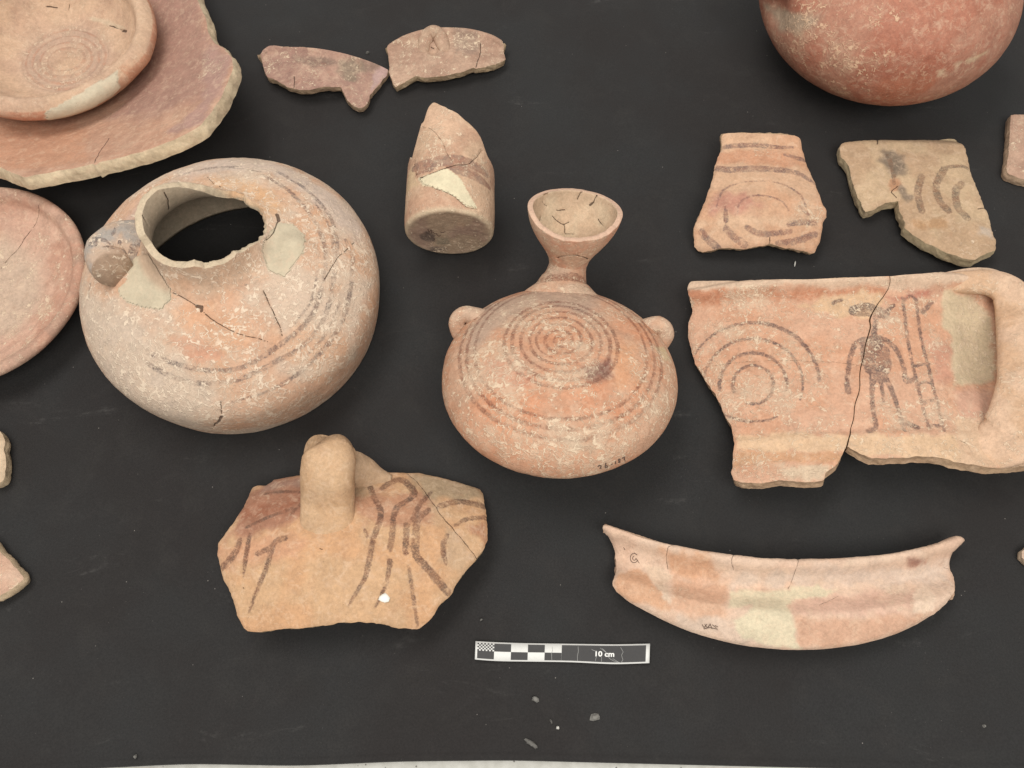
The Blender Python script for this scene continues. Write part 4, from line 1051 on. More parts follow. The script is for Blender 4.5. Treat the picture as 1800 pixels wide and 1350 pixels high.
# ================================================================== RED POT, top right
def red_pot():
    o = at(1507, 95); r0 = root('red_pot', 'smooth red round pot cut off by the top edge at right', 'pot', (o[0], o[1], 0))
    R0, hh = 9.31, 5.99
    prof = [(max(0.01, R0 * math.sin(a) ** 0.94), hh - hh * math.cos(a)) for a in np.linspace(0, math.pi * 0.86, 40)]
    g = revolve(prof, 300, 110, (o[0], o[1], 0.02), relief=0.035, seed=101, lop=lambda th, zz: 1 + 0.01 * np.cos(2 * th + 1))
    V, F = g['V'], g['F']; z6 = lambda p: Z(1310, 0, 3.673, p)
    # dent beside the handle root
    q = seen(V, F, z6([(190, 60)]))[0]; N = vnormals(V, F)
    V -= N * (0.7 * np.exp(-(np.linalg.norm(V - q, axis=1) / 1.4) ** 2))[:, None]
    t = np.tile(lin(188, 113, 84), (len(V), 1)); t = mix(t, lin(180, 100, 70), sstep(0.44, 0.6, fbm(V, 0.4, 5))); t = mix(t, lin(190, 128, 100), sstep(0.48, 0.62, fbm(V, 0.35, 25)) * 0.7)
    t = wall_region(V, F, t, [(z6([(120, 30), (260, 60), (490, 110), (430, 190), (330, 220), (200, 160)]), (172, 142, 116), 0.3), (z6([(900, 510), (1100, 480), (1250, 520), (1150, 600), (860, 650), (840, 560)]), (186, 104, 70), 0.3),
                              (z6([(1420, 385), (1560, 320), (1570, 340), (1440, 410)]), (206, 166, 126), 0.06), (z6([(1240, 455), (1290, 450), (1290, 480), (1245, 490)]), (204, 164, 128), 0.06), (z6([(1340, 410), (1400, 400), (1370, 430)]), (202, 158, 124), 0.06)], seed=9)
    pf = wall_paint(V, F, [(z6([(830, 370), (1100, 385), (1350, 350), (1500, 290), (1650, 200)]), 8), (z6([(860, 420), (1100, 430), (1350, 400), (1550, 320), (1690, 210)]), 7), (z6([(880, 485), (1050, 490), (1180, 470)]), 10), (z6([(960, 450), (1250, 440), (1420, 380)]), 4)])
    m = ceramic('red_clay', 10, paint=(140, 84, 66), strength=0.7, enc=(216, 182, 150), rough=0.62, ws=0.8)
    emit('body', V, F, m, r0, attrs={'tone': t, 'paint': pf, 'crust': wall_crust(V, F, 0.06, [(1410, 40, 2.2, 0.5), (1490, 110, 2.6, 0.52), (1480, 150, 1.8, 0.5), (1530, 10, 2.6, 0.36), (1380, 70, 1.8, 0.4), (1430, 100, 2.0, 0.4)]), 'crack': np.ones(len(V))})
    path = [at(1450, -25, 8.0), at(1400, -26, 8.2), at(1362, -36, 8.2), at(1352, -60, 8.2), at(1375, -95, 8.2), at(1430, -110, 8.2)]
    V, T = sweep(path, [1.2, 1.0, 0.9, 0.9, 0.95, 1.2], nseg=32, seed=12, relief=0.05, hint=(0, 0.2, 1))
    emit('handle', V, T, m, r0, attrs=clay_attrs(V, (182, 104, 76), 0.3))
red_pot()

# ================================================================== RIM SHERDS AT RIGHT
def right_sherds():
    z7 = lambda p: Z(1200, 190, 3.0, p)
    # trapezoid
    sf = Surf((1335, 350), lambda x, y: 1.2 - 0.035 * x ** 2)
    ys = lambda py: at(1335, py, 1.2)[1] - sf.b[1]
    pr = smooth_prof([ys(v) for v in (230, 236, 244, 252, 258, 268, 300, 340, 378, 392, 410, 445)], [0.45, 0.95, 1.25, 1.12, 0.78, 0.66, 0.85, 1.15, 1.42, 1.2, 0.7, -0.15], 0.09)
    sf.f0 = lambda x, y: pr(np.clip(y, ys(446), ys(231))) - 0.03 * x ** 2
    segs = [('r', z7([(208, 200), (205, 165), (210, 142), (235, 131), (300, 130), (420, 135), (560, 143), (605, 150), (626, 170), (632, 205)])),
            ('b', z7([(632, 205), (648, 255), (655, 290), (690, 365), (715, 430), (745, 510), (762, 540), (760, 575), (742, 600), (735, 650), (728, 710), (712, 735), (700, 758), (680, 765), (640, 757), (590, 745), (540, 735), (500, 724), (465, 713), (430, 728), (380, 728), (330, 740), (270, 741), (210, 738), (170, 748), (110, 757), (85, 757), (62, 730), (58, 640), (72, 605), (85, 565), (110, 510), (150, 390), (185, 260), (208, 200)]))]
    m = ceramic('rim_sherd_orange', 11, paint=(108, 90, 86), strength=0.95, wear=0.57)
    o = sheet('rim_sherd', sf, segs, 0.75, dict(main=(214, 166, 128), second=(212, 156, 116), regions=[
        (z7([(180, 240), (560, 235), (640, 300), (500, 310), (300, 300), (190, 280)]), (208, 144, 104), 0.25), (z7([(180, 440), (330, 430), (420, 520), (300, 560), (140, 540)]), (196, 132, 108), 0.4), (z7([(60, 600), (740, 600), (720, 640), (70, 640)]), (220, 174, 136), 0.2)]), m,
        strokes=[(z7([(222, 205), (300, 198), (400, 198), (500, 206), (580, 208)]), [10, 12, 11, 6]), (z7([(540, 245), (600, 262), (640, 275)]), [8, 12, 10]), (z7([(190, 320), (260, 325), (380, 320), (500, 325), (580, 335), (640, 360), (690, 395)]), [17, 17, 16, 15, 12, 8]),
                 (z7([(230, 640), (270, 680), (330, 722)]), 12), (z7([(100, 655), (140, 700), (190, 740)]), 12), (z7([(340, 630), (400, 660), (470, 662), (570, 650)]), [10, 11, 8]), (z7([(500, 712), (600, 700), (700, 665)]), [8, 12, 11]), (z7([(560, 610), (640, 602), (700, 610)]), 9),
                 (z7([(225, 520), (228, 590)]), [5, 10]), (z7([(290, 560), (300, 500), (360, 465), (440, 462), (520, 490), (560, 540)]), [3, 4, 5, 4, 3]), (z7([(180, 520), (210, 440), (280, 400), (400, 385), (520, 400), (610, 450), (650, 520)]), [3, 5, 3, 2, 3, 5, 4]), (z7([(620, 520), (660, 560)]), 7)],
        cracks=[z7([(463, 715), (463, 680)])], crust=dict(base=0.03, spots=[(1330, 258, 1.2, 0.3), (1420, 375, 1.2, 0.25)]), edge_tone=(206, 168, 126), seed=111, relief=0.035)
    tag(o, 'orange trapezoid rim sherd with dark painted bands, upright beside the notched sherd', 'sherd')
    # notched sherd
    sf = Surf((1610, 350), lambda x, y: 1.0 - 0.01 * x ** 2)
    fx, fy = at(1610, 250, 1)[1] - sf.b[1], at(1610, 450, 1)[1] - sf.b[1]
    pr2 = smooth_prof([fy - .5, fy, 0.0, fx - 0.7, fx - 0.2, fx + .1], [1.3, 1.25, 1.05, 0.9, 1.0, 0.75], 0.2)
    sf.f0 = lambda x, y: pr2(y) - 0.012 * (x + 0.4 * y) ** 2
    segs = [('r', z7([(832, 200), (842, 180), (870, 173), (1020, 165), (1200, 165), (1400, 170), (1460, 182), (1490, 205)])),
            ('b', z7([(1490, 205), (1505, 250), (1520, 330), (1545, 390), (1580, 470), (1597, 525), (1615, 560), (1640, 640), (1655, 700), (1650, 742), (1600, 768), (1548, 800), (1500, 792), (1400, 758), (1300, 712), (1215, 662), (1175, 625), (1165, 575), (1148, 535), (1140, 485), (1075, 497), (1010, 528), (962, 545), (925, 470), (900, 400), (880, 312), (862, 275), (840, 255), (832, 200)]))]
    m = ceramic('sherd_olive', 12, paint=(108, 94, 80), strength=0.95, wear=0.58)
    o = sheet('notched_sherd', sf, segs, 0.95, dict(main=(200, 166, 126), second=(190, 152, 114), regions=[
        (z7([(1060, 220), (1180, 240), (1200, 330), (1120, 370), (1050, 330)]), (132, 112, 92), 0.3), (z7([(1090, 370), (1150, 365), (1160, 430), (1095, 440)]), (190, 134, 92), 0.12), (z7([(1150, 420), (1210, 470), (1180, 500), (1140, 470)]), (140, 118, 96), 0.15),
        (z7([(1200, 580), (1400, 590), (1400, 640), (1220, 640)]), (188, 142, 96), 0.2), (z7([(1560, 610), (1640, 640), (1640, 690), (1560, 670)]), (188, 166, 146), 0.2)]), m,
        strokes=[(z7([(1380, 320), (1340, 400), (1350, 480), (1400, 540)]), 15), (z7([(1470, 400), (1440, 440), (1450, 520), (1500, 580)]), 15), (z7([(1260, 360), (1240, 450), (1260, 540)]), 14), (z7([(1400, 310), (1460, 305), (1500, 315)]), 9), (z7([(1080, 250), (1110, 330), (1115, 400)]), [8, 10, 5])],
        cracks=[z7([(1028, 165), (1028, 188)]), z7([(1597, 525), (1560, 530)]), z7([(1135, 410), (1100, 440), (1130, 470)])], crust=dict(base=0.03, spots=[(1710, 440, 1.2, 0.25)]), edge_tone=(202, 178, 134), seed=121, relief=0.05, jit=0.06)
    tag(o, 'olive-tan sherd with a square notch cut from its lower left', 'sherd')
    # sliver of a sherd at the right edge
    sf = Surf((1800, 260), lambda x, y: 0.9 - 0.0 * x)
    segs = [('b', z7([(1735, 32), (1760, 28), (1900, 30), (1960, 150), (1940, 380), (1880, 390), (1800, 368), (1722, 345), (1712, 330), (1716, 270), (1727, 200), (1730, 100)]))]
    o = sheet('sherd', sf, segs, 0.85, dict(main=(186, 142, 118), second=(196, 154, 128)), ceramic('sherd_pink', 13, strength=0), crust=dict(base=0.2), edge_tone=(198, 162, 128), seed=131)
    tag(o, 'pinkish-brown sherd cut off by the right edge, beside the notched sherd', 'sherd')
    # sliver lower right
    sf = Surf((1815, 975), lambda x, y: 0.7 - 0.0 * x)
    o = sheet('sherd', sf, [('b', [(1797, 968), (1806, 962), (1850, 955), (1860, 1000), (1810, 992), (1797, 980)])], 0.6, dict(main=(206, 172, 148)), ceramic('sherd_pale', 14, strength=0), edge_tone=(206, 176, 144), seed=141)
    tag(o, 'tip of a pale sherd barely showing at the right edge, right of the crescent', 'sherd')
    # two sherds at the left edge
    zl = lambda p: Z(0, 740, 3.967, p)
    sf = Surf((-30, 805), lambda x, y: 1.0 + 0 * x)
    o = sheet('sherd', sf, [('b', zl([(-300, 90), (-40, 60), (0, 70), (12, 85), (22, 120), (25, 200), (36, 260), (38, 325), (28, 388), (12, 418), (-40, 440), (-300, 400)]))], 0.8, dict(main=(196, 164, 128), second=(206, 176, 142)), ceramic('sherd_tan', 15, strength=0), edge_tone=(198, 172, 134), seed=151)
    tag(o, 'tan sherd edge showing at the left edge, upper of the two there', 'sherd')
    sf = Surf((-30, 1000), lambda x, y: 1.1 + 0 * x)
    o = sheet('sherd', sf, [('b', zl([(-350, 820), (-60, 840), (0, 910), (40, 945), (95, 1010), (135, 1055), (160, 1095), (150, 1112), (100, 1150), (40, 1190), (0, 1212), (-60, 1240), (-350, 1200)]))], 0.9, dict(main=(206, 158, 130), second=(210, 172, 146)), ceramic('sherd_rose', 16, strength=0), crust=dict(base=0.1), edge_tone=(196, 168, 130), seed=161, edge_out=0.15)
    tag(o, 'pinkish sherd with pale corner pointing right, lower of two at the left edge', 'sherd')
right_sherds()

# ================================================================== PAINTED JUG SHERD WITH HANDLE
def jug_sherd():
    z = lambda p: Z(1190, 450, 2.951, p)
    f1 = lambda x, y: 2.0 - x * x / 30.0
    sf = Surf((1500, 650), f1)
    ys = lambda py: at(1500, py, 3.0)[1] - sf.b[1]
    pr = smooth_prof([ys(v) for v in (484, 490, 497, 506, 514, 524, 560, 640, 720, 758, 768, 776, 800, 850)], [0.2, 0.66, 0.86, 0.72, 0.18, -0.06, -0.1, -0.14, -0.06, 0.02, 0.26, 0.14, 0.22, 0.6], 0.09)
    dq = [at(*p_, 2.2)[:2] - sf.b[:2] for p_ in z([(1560, 420), (1570, 600)])]
    sf.f0 = lambda x, y: 2.0 - (x - 1.6) ** 2 / 64.0 + pr(np.clip(y, ys(852), ys(485))) - sum(0.75 * np.exp(-(((x - q_[0]) / 1.5) ** 2 + ((y - q_[1]) / 1.9) ** 2)) for q_ in dq)
    crk = [(1105, 104), (1100, 160), (1080, 205), (1040, 245), (1008, 320), (1000, 370), (985, 450), (965, 520), (955, 600), (945, 690), (930, 770), (915, 840), (905, 900), (885, 960), (880, 990)]
    wob = [0, 3, -4, 5, -5, 4, -3, 5, -4, 4, -5, 3, -4, 3, 0]; crk = [(a - 3 + w_, b) for (a, b), w_ in zip(crk, wob)]; off = [(a + 5 + (3 if k_ in (4, 5, 13, 14) else 0), b) for k_, (a, b) in enumerate(crk)]
    segL = [('r', z([(72, 235), (58, 195), (55, 160), (66, 136), (90, 128), (300, 127), (600, 120), (900, 112), (1102, 104)])), ('c', z(crk)),
            ('b', z([(880, 990), (860, 1035), (835, 1075), (770, 1125), (765, 1155), (750, 1168), (640, 1168), (560, 1163), (530, 1158), (440, 1173), (330, 1176), (290, 1160), (278, 1125), (290, 1080), (295, 1010), (300, 960), (285, 890), (240, 800), (190, 710), (150, 650), (120, 600), (95, 560), (75, 500), (62, 420), (62, 340), (80, 275), (72, 235)]))]
    segR = [('r', z([(1117, 104), (1300, 85), (1500, 62), (1600, 58), (1680, 78), (1750, 130), (1810, 210), (1860, 300)])),
            ('b', z([(1860, 300), (1920, 450), (1970, 700), (1950, 1000), (1900, 1070), (1800, 1088), (1700, 1094), (1620, 1096), (1540, 1084), (1450, 1064), (1400, 1049), (1330, 1039), (1240, 1036), (1140, 1044), (1040, 1046), (1010, 1049), (960, 1030), (920, 1010), (888, 990)])), ('c', z(off[::-1]))]
    circ = []
    for rx, ry, w, a0, a1 in ((345, 322, [2, 6, 8, 6], -165, -4), (258, 240, [5, 6, 6, 3], -172, 20), (175, 165, [6, 7, 4], -190, 10), (105, 100, [7, 5, 6], -200, 110), (250, 190, [3, 6, 3], 60, 150)):
        circ.append((z(ell(395, 668, rx, ry, 24, math.radians(a0), math.radians(a1))), w))
    fig = [([(925, 285), (990, 278), (1075, 300)], [26, 30, 22]), ([(1075, 300), (1125, 255)], 8), ([(1032, 330), (1022, 420)], [9, 12]), ([(1020, 440), (1035, 500), (1045, 560), (1040, 610)], [26, 44, 50, 34]), ([(985, 470), (995, 540), (1000, 590)], [24, 30, 20]), ([(1075, 490), (1080, 560)], [20, 22]),
           ([(1000, 430), (935, 450), (903, 510), (890, 580), (882, 650), (890, 705)], [14, 12, 9, 9, 9, 13]), ([(1050, 428), (1110, 455), (1155, 520), (1178, 590), (1186, 650), (1225, 640)], [14, 12, 9, 9, 9, 10]),
           ([(1015, 620), (1012, 740), (1022, 830), (1032, 885), (995, 910)], [12, 9, 9, 9, 11]), ([(1080, 630), (1120, 710), (1150, 800), (1165, 860), (1180, 905)], [13, 10, 9, 10, 9]), ([(1180, 865), (1245, 890)], 11), ([(1058, 650), (1072, 755)], [9, 5]),
           ([(1172, 215), (1185, 340), (1205, 480), (1235, 620), (1270, 760), (1308, 890)], 7), ([(1240, 225), (1262, 400), (1300, 560), (1330, 680), (1360, 800), (1388, 905)], 7),
           ([(1185, 225), (1215, 205), (1240, 230)], 6), ([(1222, 580), (1262, 565), (1310, 562)], 6), ([(1240, 672), (1280, 655), (1325, 658)], 6), ([(1278, 770), (1310, 748), (1348, 755)], 6), ([(1305, 882), (1380, 880)], 7), ([(1275, 290), (1320, 240)], 10), ([(810, 245), (850, 228)], 8)]
    fig = [(z(p), np.atleast_1d(w) * 0.88) for p, w in fig]
    base = sf.b
    r0 = root('painted_jug_sherd', 'large jug sherd painted with a standing figure, ladder and concentric circles', 'sherd', base)
    m = ceramic('jug_clay', 17, paint=(84, 74, 73), strength=0.95, wear=0.585, ws=1.15)
    tone = dict(main=(213, 158, 124), second=(212, 150, 112), regions=[
        (z([(40, 170), (600, 190), (1060, 170), (1060, 200), (500, 230), (70, 235)]), (196, 124, 84), 0.2), (z([(1090, 215), (1370, 155), (1380, 185), (1120, 240)]), (190, 118, 92), 0.15),
        (z([(40, 120), (1105, 100), (1700, 40), (1900, 90), (1900, 160), (1400, 150), (1080, 170), (60, 190)]), (216, 180, 150), 0.12),
        (z([(640, 260), (760, 215), (900, 195), (1060, 185), (1080, 210), (1000, 320), (900, 320), (760, 300)]), (216, 172, 128), 0.2),
        (z([(1390, 190), (1540, 210), (1640, 320), (1650, 640), (1430, 690), (1420, 420), (1360, 300)]), (204, 178, 140), 0.18), (z([(1440, 690), (1640, 690), (1620, 880), (1480, 830)]), (208, 154, 126), 0.3), (z([(1300, 420), (1420, 480), (1430, 640), (1330, 640)]), (206, 142, 112), 0.3),
        (z([(300, 925), (880, 930), (1450, 930), (1500, 1100), (880, 1020), (300, 1010)]), (220, 178, 136), 0.15), (z([(1450, 850), (1900, 880), (1900, 1120), (1500, 1100)]), (214, 174, 138), 0.3), (z([(280, 1020), (860, 1030), (850, 1060), (300, 1080)]), (208, 150, 104), 0.15), (z([(520, 1090), (800, 1080), (760, 1160), (540, 1150)]), (214, 184, 152), 0.2)])
    cru = dict(base=0.22, spots=[(1330, 690, 3.2, 0.95), (1260, 660, 2.4, 0.8), (1310, 560, 2.4, 0.7), (1400, 640, 2.5, 0.7), (1540, 560, 2.5, 0.62), (1580, 740, 2.5, 0.75), (1640, 720, 2, 0.7), (1320, 535, 1.5, 0.85), (1360, 830, 2, 0.55), (1600, 535, 1.6, 0.6)])
    sheet('wall_fragment', sf, segL, 0.8, tone, m, parent=r0, strokes=circ + fig, cracks=[z([(120, 602), (160, 575), (300, 555), (560, 540), (760, 548), (955, 565)])], crack_w=0.004, crust=cru, edge_tone=(206, 166, 126), seed=171, relief=0.05, round_w=0.12, round_d=0.06, edge_out=-0.06)
    sheet('wall_fragment', sf, segR, 0.8, tone, m, parent=r0, strokes=fig, cracks=[z([(1430, 940), (1500, 970), (1530, 1010)])], crack_w=0.005, crust=cru, edge_tone=(206, 166, 126), seed=181, relief=0.05, round_w=0.12, round_d=0.06, settle=False, edge_out=-0.06)
    # strap handle rising from the rim and running down the right side
    pts = z([(1330, 150), (1430, 140), (1530, 136), (1630, 142), (1715, 185), (1775, 290), (1805, 430), (1820, 550), (1820, 660), (1795, 810), (1730, 930), (1630, 990), (1540, 1010)])
    L = sf.meet(pts); zz = sf.f(L[:, 0], L[:, 1])
    lift = np.array([-0.85, -0.62, -0.30, 0.1, 0.75, 1.55, 2.15, 2.4, 2.35, 1.85, 0.8, -0.1, -0.6])
    W = np.array([at(a, b, c) for (a, b), c in zip(pts, zz + lift)])
    V, T = sweep(W, [[0.6, 0.5], [0.75, 0.5], [0.85, 0.5], [0.95, 0.52], [1.15, 0.55], [1.4, 0.6], [1.62, 0.62], [1.7, 0.6], [1.72, 0.6], [1.8, 0.6], [1.75, 0.58], [1.5, 0.5], [1.0, 0.4]], nseg=56, hint=(-0.35, 0.05, 1), seed=14, relief=0.05, power=2.3)
    A = clay_attrs(V, (220, 178, 144), 0.18, rgb2=(214, 168, 128), sc=0.45)
    emit('handle', V, T, m, r0, attrs=A)
jug_sherd()

# ================================================================== SHERD WITH STUB HANDLE
def handle_sherd():
    z = lambda p: Z(370, 760, 3.6, p)
    sf = Surf((620, 960), lambda x, y: 2.0 - x * x / 40)
    ys = lambda py: at(620, py, 2.0)[1] - sf.b[1]
    pr = smooth_prof([ys(v) for v in (800, 830, 860, 900, 935, 990, 1050, 1115)], [0.2, 0.95, 1.75, 2.5, 2.85, 2.85, 2.5, 1.9], 0.35)
    sf.f0 = lambda x, y: pr(y) - x * x / 44.0 - 0.10 * np.clip(-x - 5.2, 0, 9) ** 2 * 0
    segs = [('b', z([(265, 345), (300, 328), (350, 325), (400, 292), (500, 272), (600, 262), (760, 250), (900, 248), (1030, 228), (1110, 242), (1200, 247), (1330, 252), (1500, 287), (1640, 327), (1710, 352), (1728, 380), (1735, 440), (1750, 520), (1750, 680), (1735, 735), (1690, 797), (1660, 832), (1600, 895), (1560, 960), (1530, 1018), (1470, 1073), (1420, 1138), (1370, 1208), (1320, 1247), (1270, 1250), (1190, 1243), (1130, 1223), (1040, 1213), (940, 1203), (830, 1203), (740, 1225), (600, 1233), (430, 1243), (330, 1258), (230, 1265), (205, 1245), (165, 1155), (140, 1085), (95, 968), (62, 860), (40, 770), (45, 700), (90, 640), (150, 550), (200, 470), (240, 400), (255, 370), (265, 345)]))]
    st = [([(1000, 320), (1030, 400), (1075, 490), (1070, 560), (1030, 680), (1000, 830), (985, 900), (950, 970), (900, 1050), (872, 1100)], [9, 9, 10, 10, 9, 9, 8, 6, 5, 3]),
          ([(1085, 355), (1130, 325), (1190, 300), (1240, 320), (1290, 385), (1250, 430), (1185, 470), (1160, 530), (1150, 640), (1135, 740)], [9, 11, 12, 12, 11, 10, 10, 9, 10, 9]),
          ([(1135, 815), (1120, 920), (1095, 1000), (1040, 1110)], [9, 7, 6, 3]), ([(1395, 385), (1330, 450), (1280, 550)], 8), ([(1240, 590), (1238, 680), (1235, 760)], 10), ([(1255, 845), (1270, 960), (1300, 1150), (1312, 1235)], [5, 6, 6, 3]),
          ([(1380, 490), (1310, 560), (1300, 680), (1305, 780), (1380, 870), (1500, 1010)], [9, 11, 12, 12, 12, 12]), ([(1455, 465), (1550, 440), (1640, 445), (1735, 468)], 11), ([(1550, 590), (1620, 550), (1745, 540)], [5, 8, 8]), ([(1500, 650), (1470, 720), (1490, 830)], [6, 8, 6]),
          ([(590, 375), (480, 375), (420, 378), (340, 390)], [4, 6, 6, 4]), ([(580, 445), (510, 520)], 6), ([(250, 650), (222, 800), (207, 910)], [7, 8, 3]), ([(470, 670), (405, 700), (365, 830), (320, 940), (270, 1060), (235, 1170)], [10, 9, 9, 8, 6, 3]), ([(190, 680), (150, 770), (80, 850)], [8, 13, 12]), ([(400, 720), (300, 765)], 9),
          ([(520, 480), (360, 540), (230, 600)], 6), ([(980, 620), (990, 660)], 6)]
    base = sf.b
    r0 = root('handled_sherd', 'tan sherd with an upright stub handle and dark painted lines', 'sherd', base)
    m = ceramic('handled_sherd_clay', 18, paint=(92, 72, 62), strength=0.95, wear=0.58, worm=0.4)
    tone = dict(main=(205, 158, 111), second=(207, 152, 102), regions=[
        (z([(50, 700), (150, 560), (250, 370), (420, 290), (610, 270), (620, 420), (600, 540), (450, 600), (300, 630), (150, 670)]), (170, 112, 82), 0.45), (z([(180, 520), (330, 440), (560, 430), (480, 520), (250, 580)]), (164, 98, 66), 0.3), (z([(300, 330), (420, 300), (600, 280), (600, 350), (330, 380)]), (160, 118, 98), 0.3),
        (z([(880, 420), (1060, 350), (1380, 400), (1400, 560), (1150, 590), (960, 560)]), (190, 132, 94), 0.4), (z([(890, 240), (1060, 240), (1060, 340), (960, 420), (890, 380)]), (184, 150, 112), 0.3), (z([(1250, 260), (1500, 290), (1710, 360), (1740, 430), (1450, 430), (1350, 380)]), (176, 146, 110), 0.3),
        (z([(1380, 450), (1440, 440), (1560, 620), (1680, 790), (1600, 890), (1450, 820), (1470, 640)]), (196, 156, 116), 0.3), (z([(1560, 580), (1740, 560), (1740, 680), (1640, 660)]), (178, 118, 78), 0.3), (z([(60, 720), (200, 680), (560, 640), (540, 800), (100, 860)]), (206, 146, 104), 0.5)])
    sheet('wall', sf, segs, 0.85, tone, m, parent=r0, strokes=[(z(p), w) for p, w in st],
          cracks=[z([(1250, 255), (1330, 340), (1400, 430), (1500, 570), (1600, 690), (1690, 800)]), z([(690, 735), (706, 742)]), z([(205, 985), (213, 995)])], crack_w=0.02, crust=dict(base=0.02, spots=[(780, 880, 1.2, 0.2)]), edge_tone=(200, 162, 116), seed=191, relief=0.05)
    # arched handle
    pts = z([(745, 720), (744, 640), (742, 560), (742, 430), (742, 290), (748, 178), (756, 146), (778, 178), (805, 225)])
    L = sf.meet(pts); zb = sf.f(L[:, 0], L[:, 1])
    hz = [zb[0] - 0.85, zb[1] - 0.62, zb[2] - 0.3, 3.6, 4.6, 4.95, 4.55, 3.3, 2.0]
    W = np.array([at(a, b, c) for (a, b), c in zip(pts, hz)])
    V, T = sweep(W, [[1.9, 0.55], [1.7, 0.62], [1.65, 0.75], [1.56, 0.95], [1.56, 1.04], [1.55, 1.06], [1.52, 1.04], [1.4, 0.9], [1.4, 0.8]], nseg=48, hint=(0.0, -0.55, 0.8), seed=16, relief=0.06, power=2.3)
    N = vnormals(V, T); pits = []
    for (pa, pb), dep, rad in (((720, 330), 0.26, 0.36), ((665, 425), 0.16, 0.2), ((700, 300), 0.16, 0.16), ((812, 470), 0.10, 0.16), ((640, 395), 0.1, 0.14), ((800, 300), 0.08, 0.14)):
        q = seen(V, T, z([(pa, pb)]))[0]; V -= N * (dep * np.exp(-(np.linalg.norm(V - q, axis=1) / rad) ** 2))[:, None]; pits.append((q, rad))
    A = clay_attrs(V, (205, 162, 118), 0.04, rgb2=(200, 154, 108), sc=0.7)
    for q, rad in pits[2:]: A['crack'] = np.minimum(A['crack'], np.linalg.norm(V - q, axis=1) - rad * 0.45)
    emit('handle', V, T, m, r0, attrs=A)
    # clay fillet from the handle to the wall at its right
    pts = z([(780, 300), (860, 235), (950, 250), (1050, 290), (1140, 310)]); L = sf.meet(pts); zb = sf.f(L[:, 0], L[:, 1])
    W = np.array([at(a, b, c) for (a, b), c in zip(pts, [3.3, 3.1, 2.4, zb[3] + 0.0, zb[4] - 0.35])])
    V, T = sweep(W, [0.9, 1.2, 1.1, 0.75, 0.4], nseg=32, hint=(0, 0, 1), seed=17, relief=0.04, flat=0.8)
    emit('handle_root', V, T, m, r0, attrs=clay_attrs(V, (192, 154, 116), 0.05))
    # white fleck of lime
    c = sf.meet(z([(1100, 1048)]))[0]; zc = sf.f(c[0], c[1])
    a = np.linspace(0, 2 * math.pi, 9, endpoint=False); rr = np.array([.34, .27, .33, .26, .3, .36, .28, .3, .36])
    ring = np.stack([c[0] + base[0] + rr * np.cos(a) * 0.95, c[1] + base[1] + rr * np.sin(a) * 0.85, np.full(9, zc + 0.0)], 1)
    V = np.vstack([ring + [0, 0, -0.05], ring * [1, 1, 1] + [0, 0, 0.05], [[c[0] + base[0], c[1] + base[1], zc + 0.075]]])
    F = [[i, (i + 1) % 9, 9 + (i + 1) % 9] for i in range(9)] + [[i, 9 + (i + 1) % 9, 9 + i] for i in range(9)] + [[9 + i, 9 + (i + 1) % 9, 18] for i in range(9)]
    p = emit('white_fleck', V, np.array(F), plain('lime', (232, 232, 224), 0.8), r0, smooth=False); p['label'] = 'white lime fleck on the lower wall'
handle_sherd()

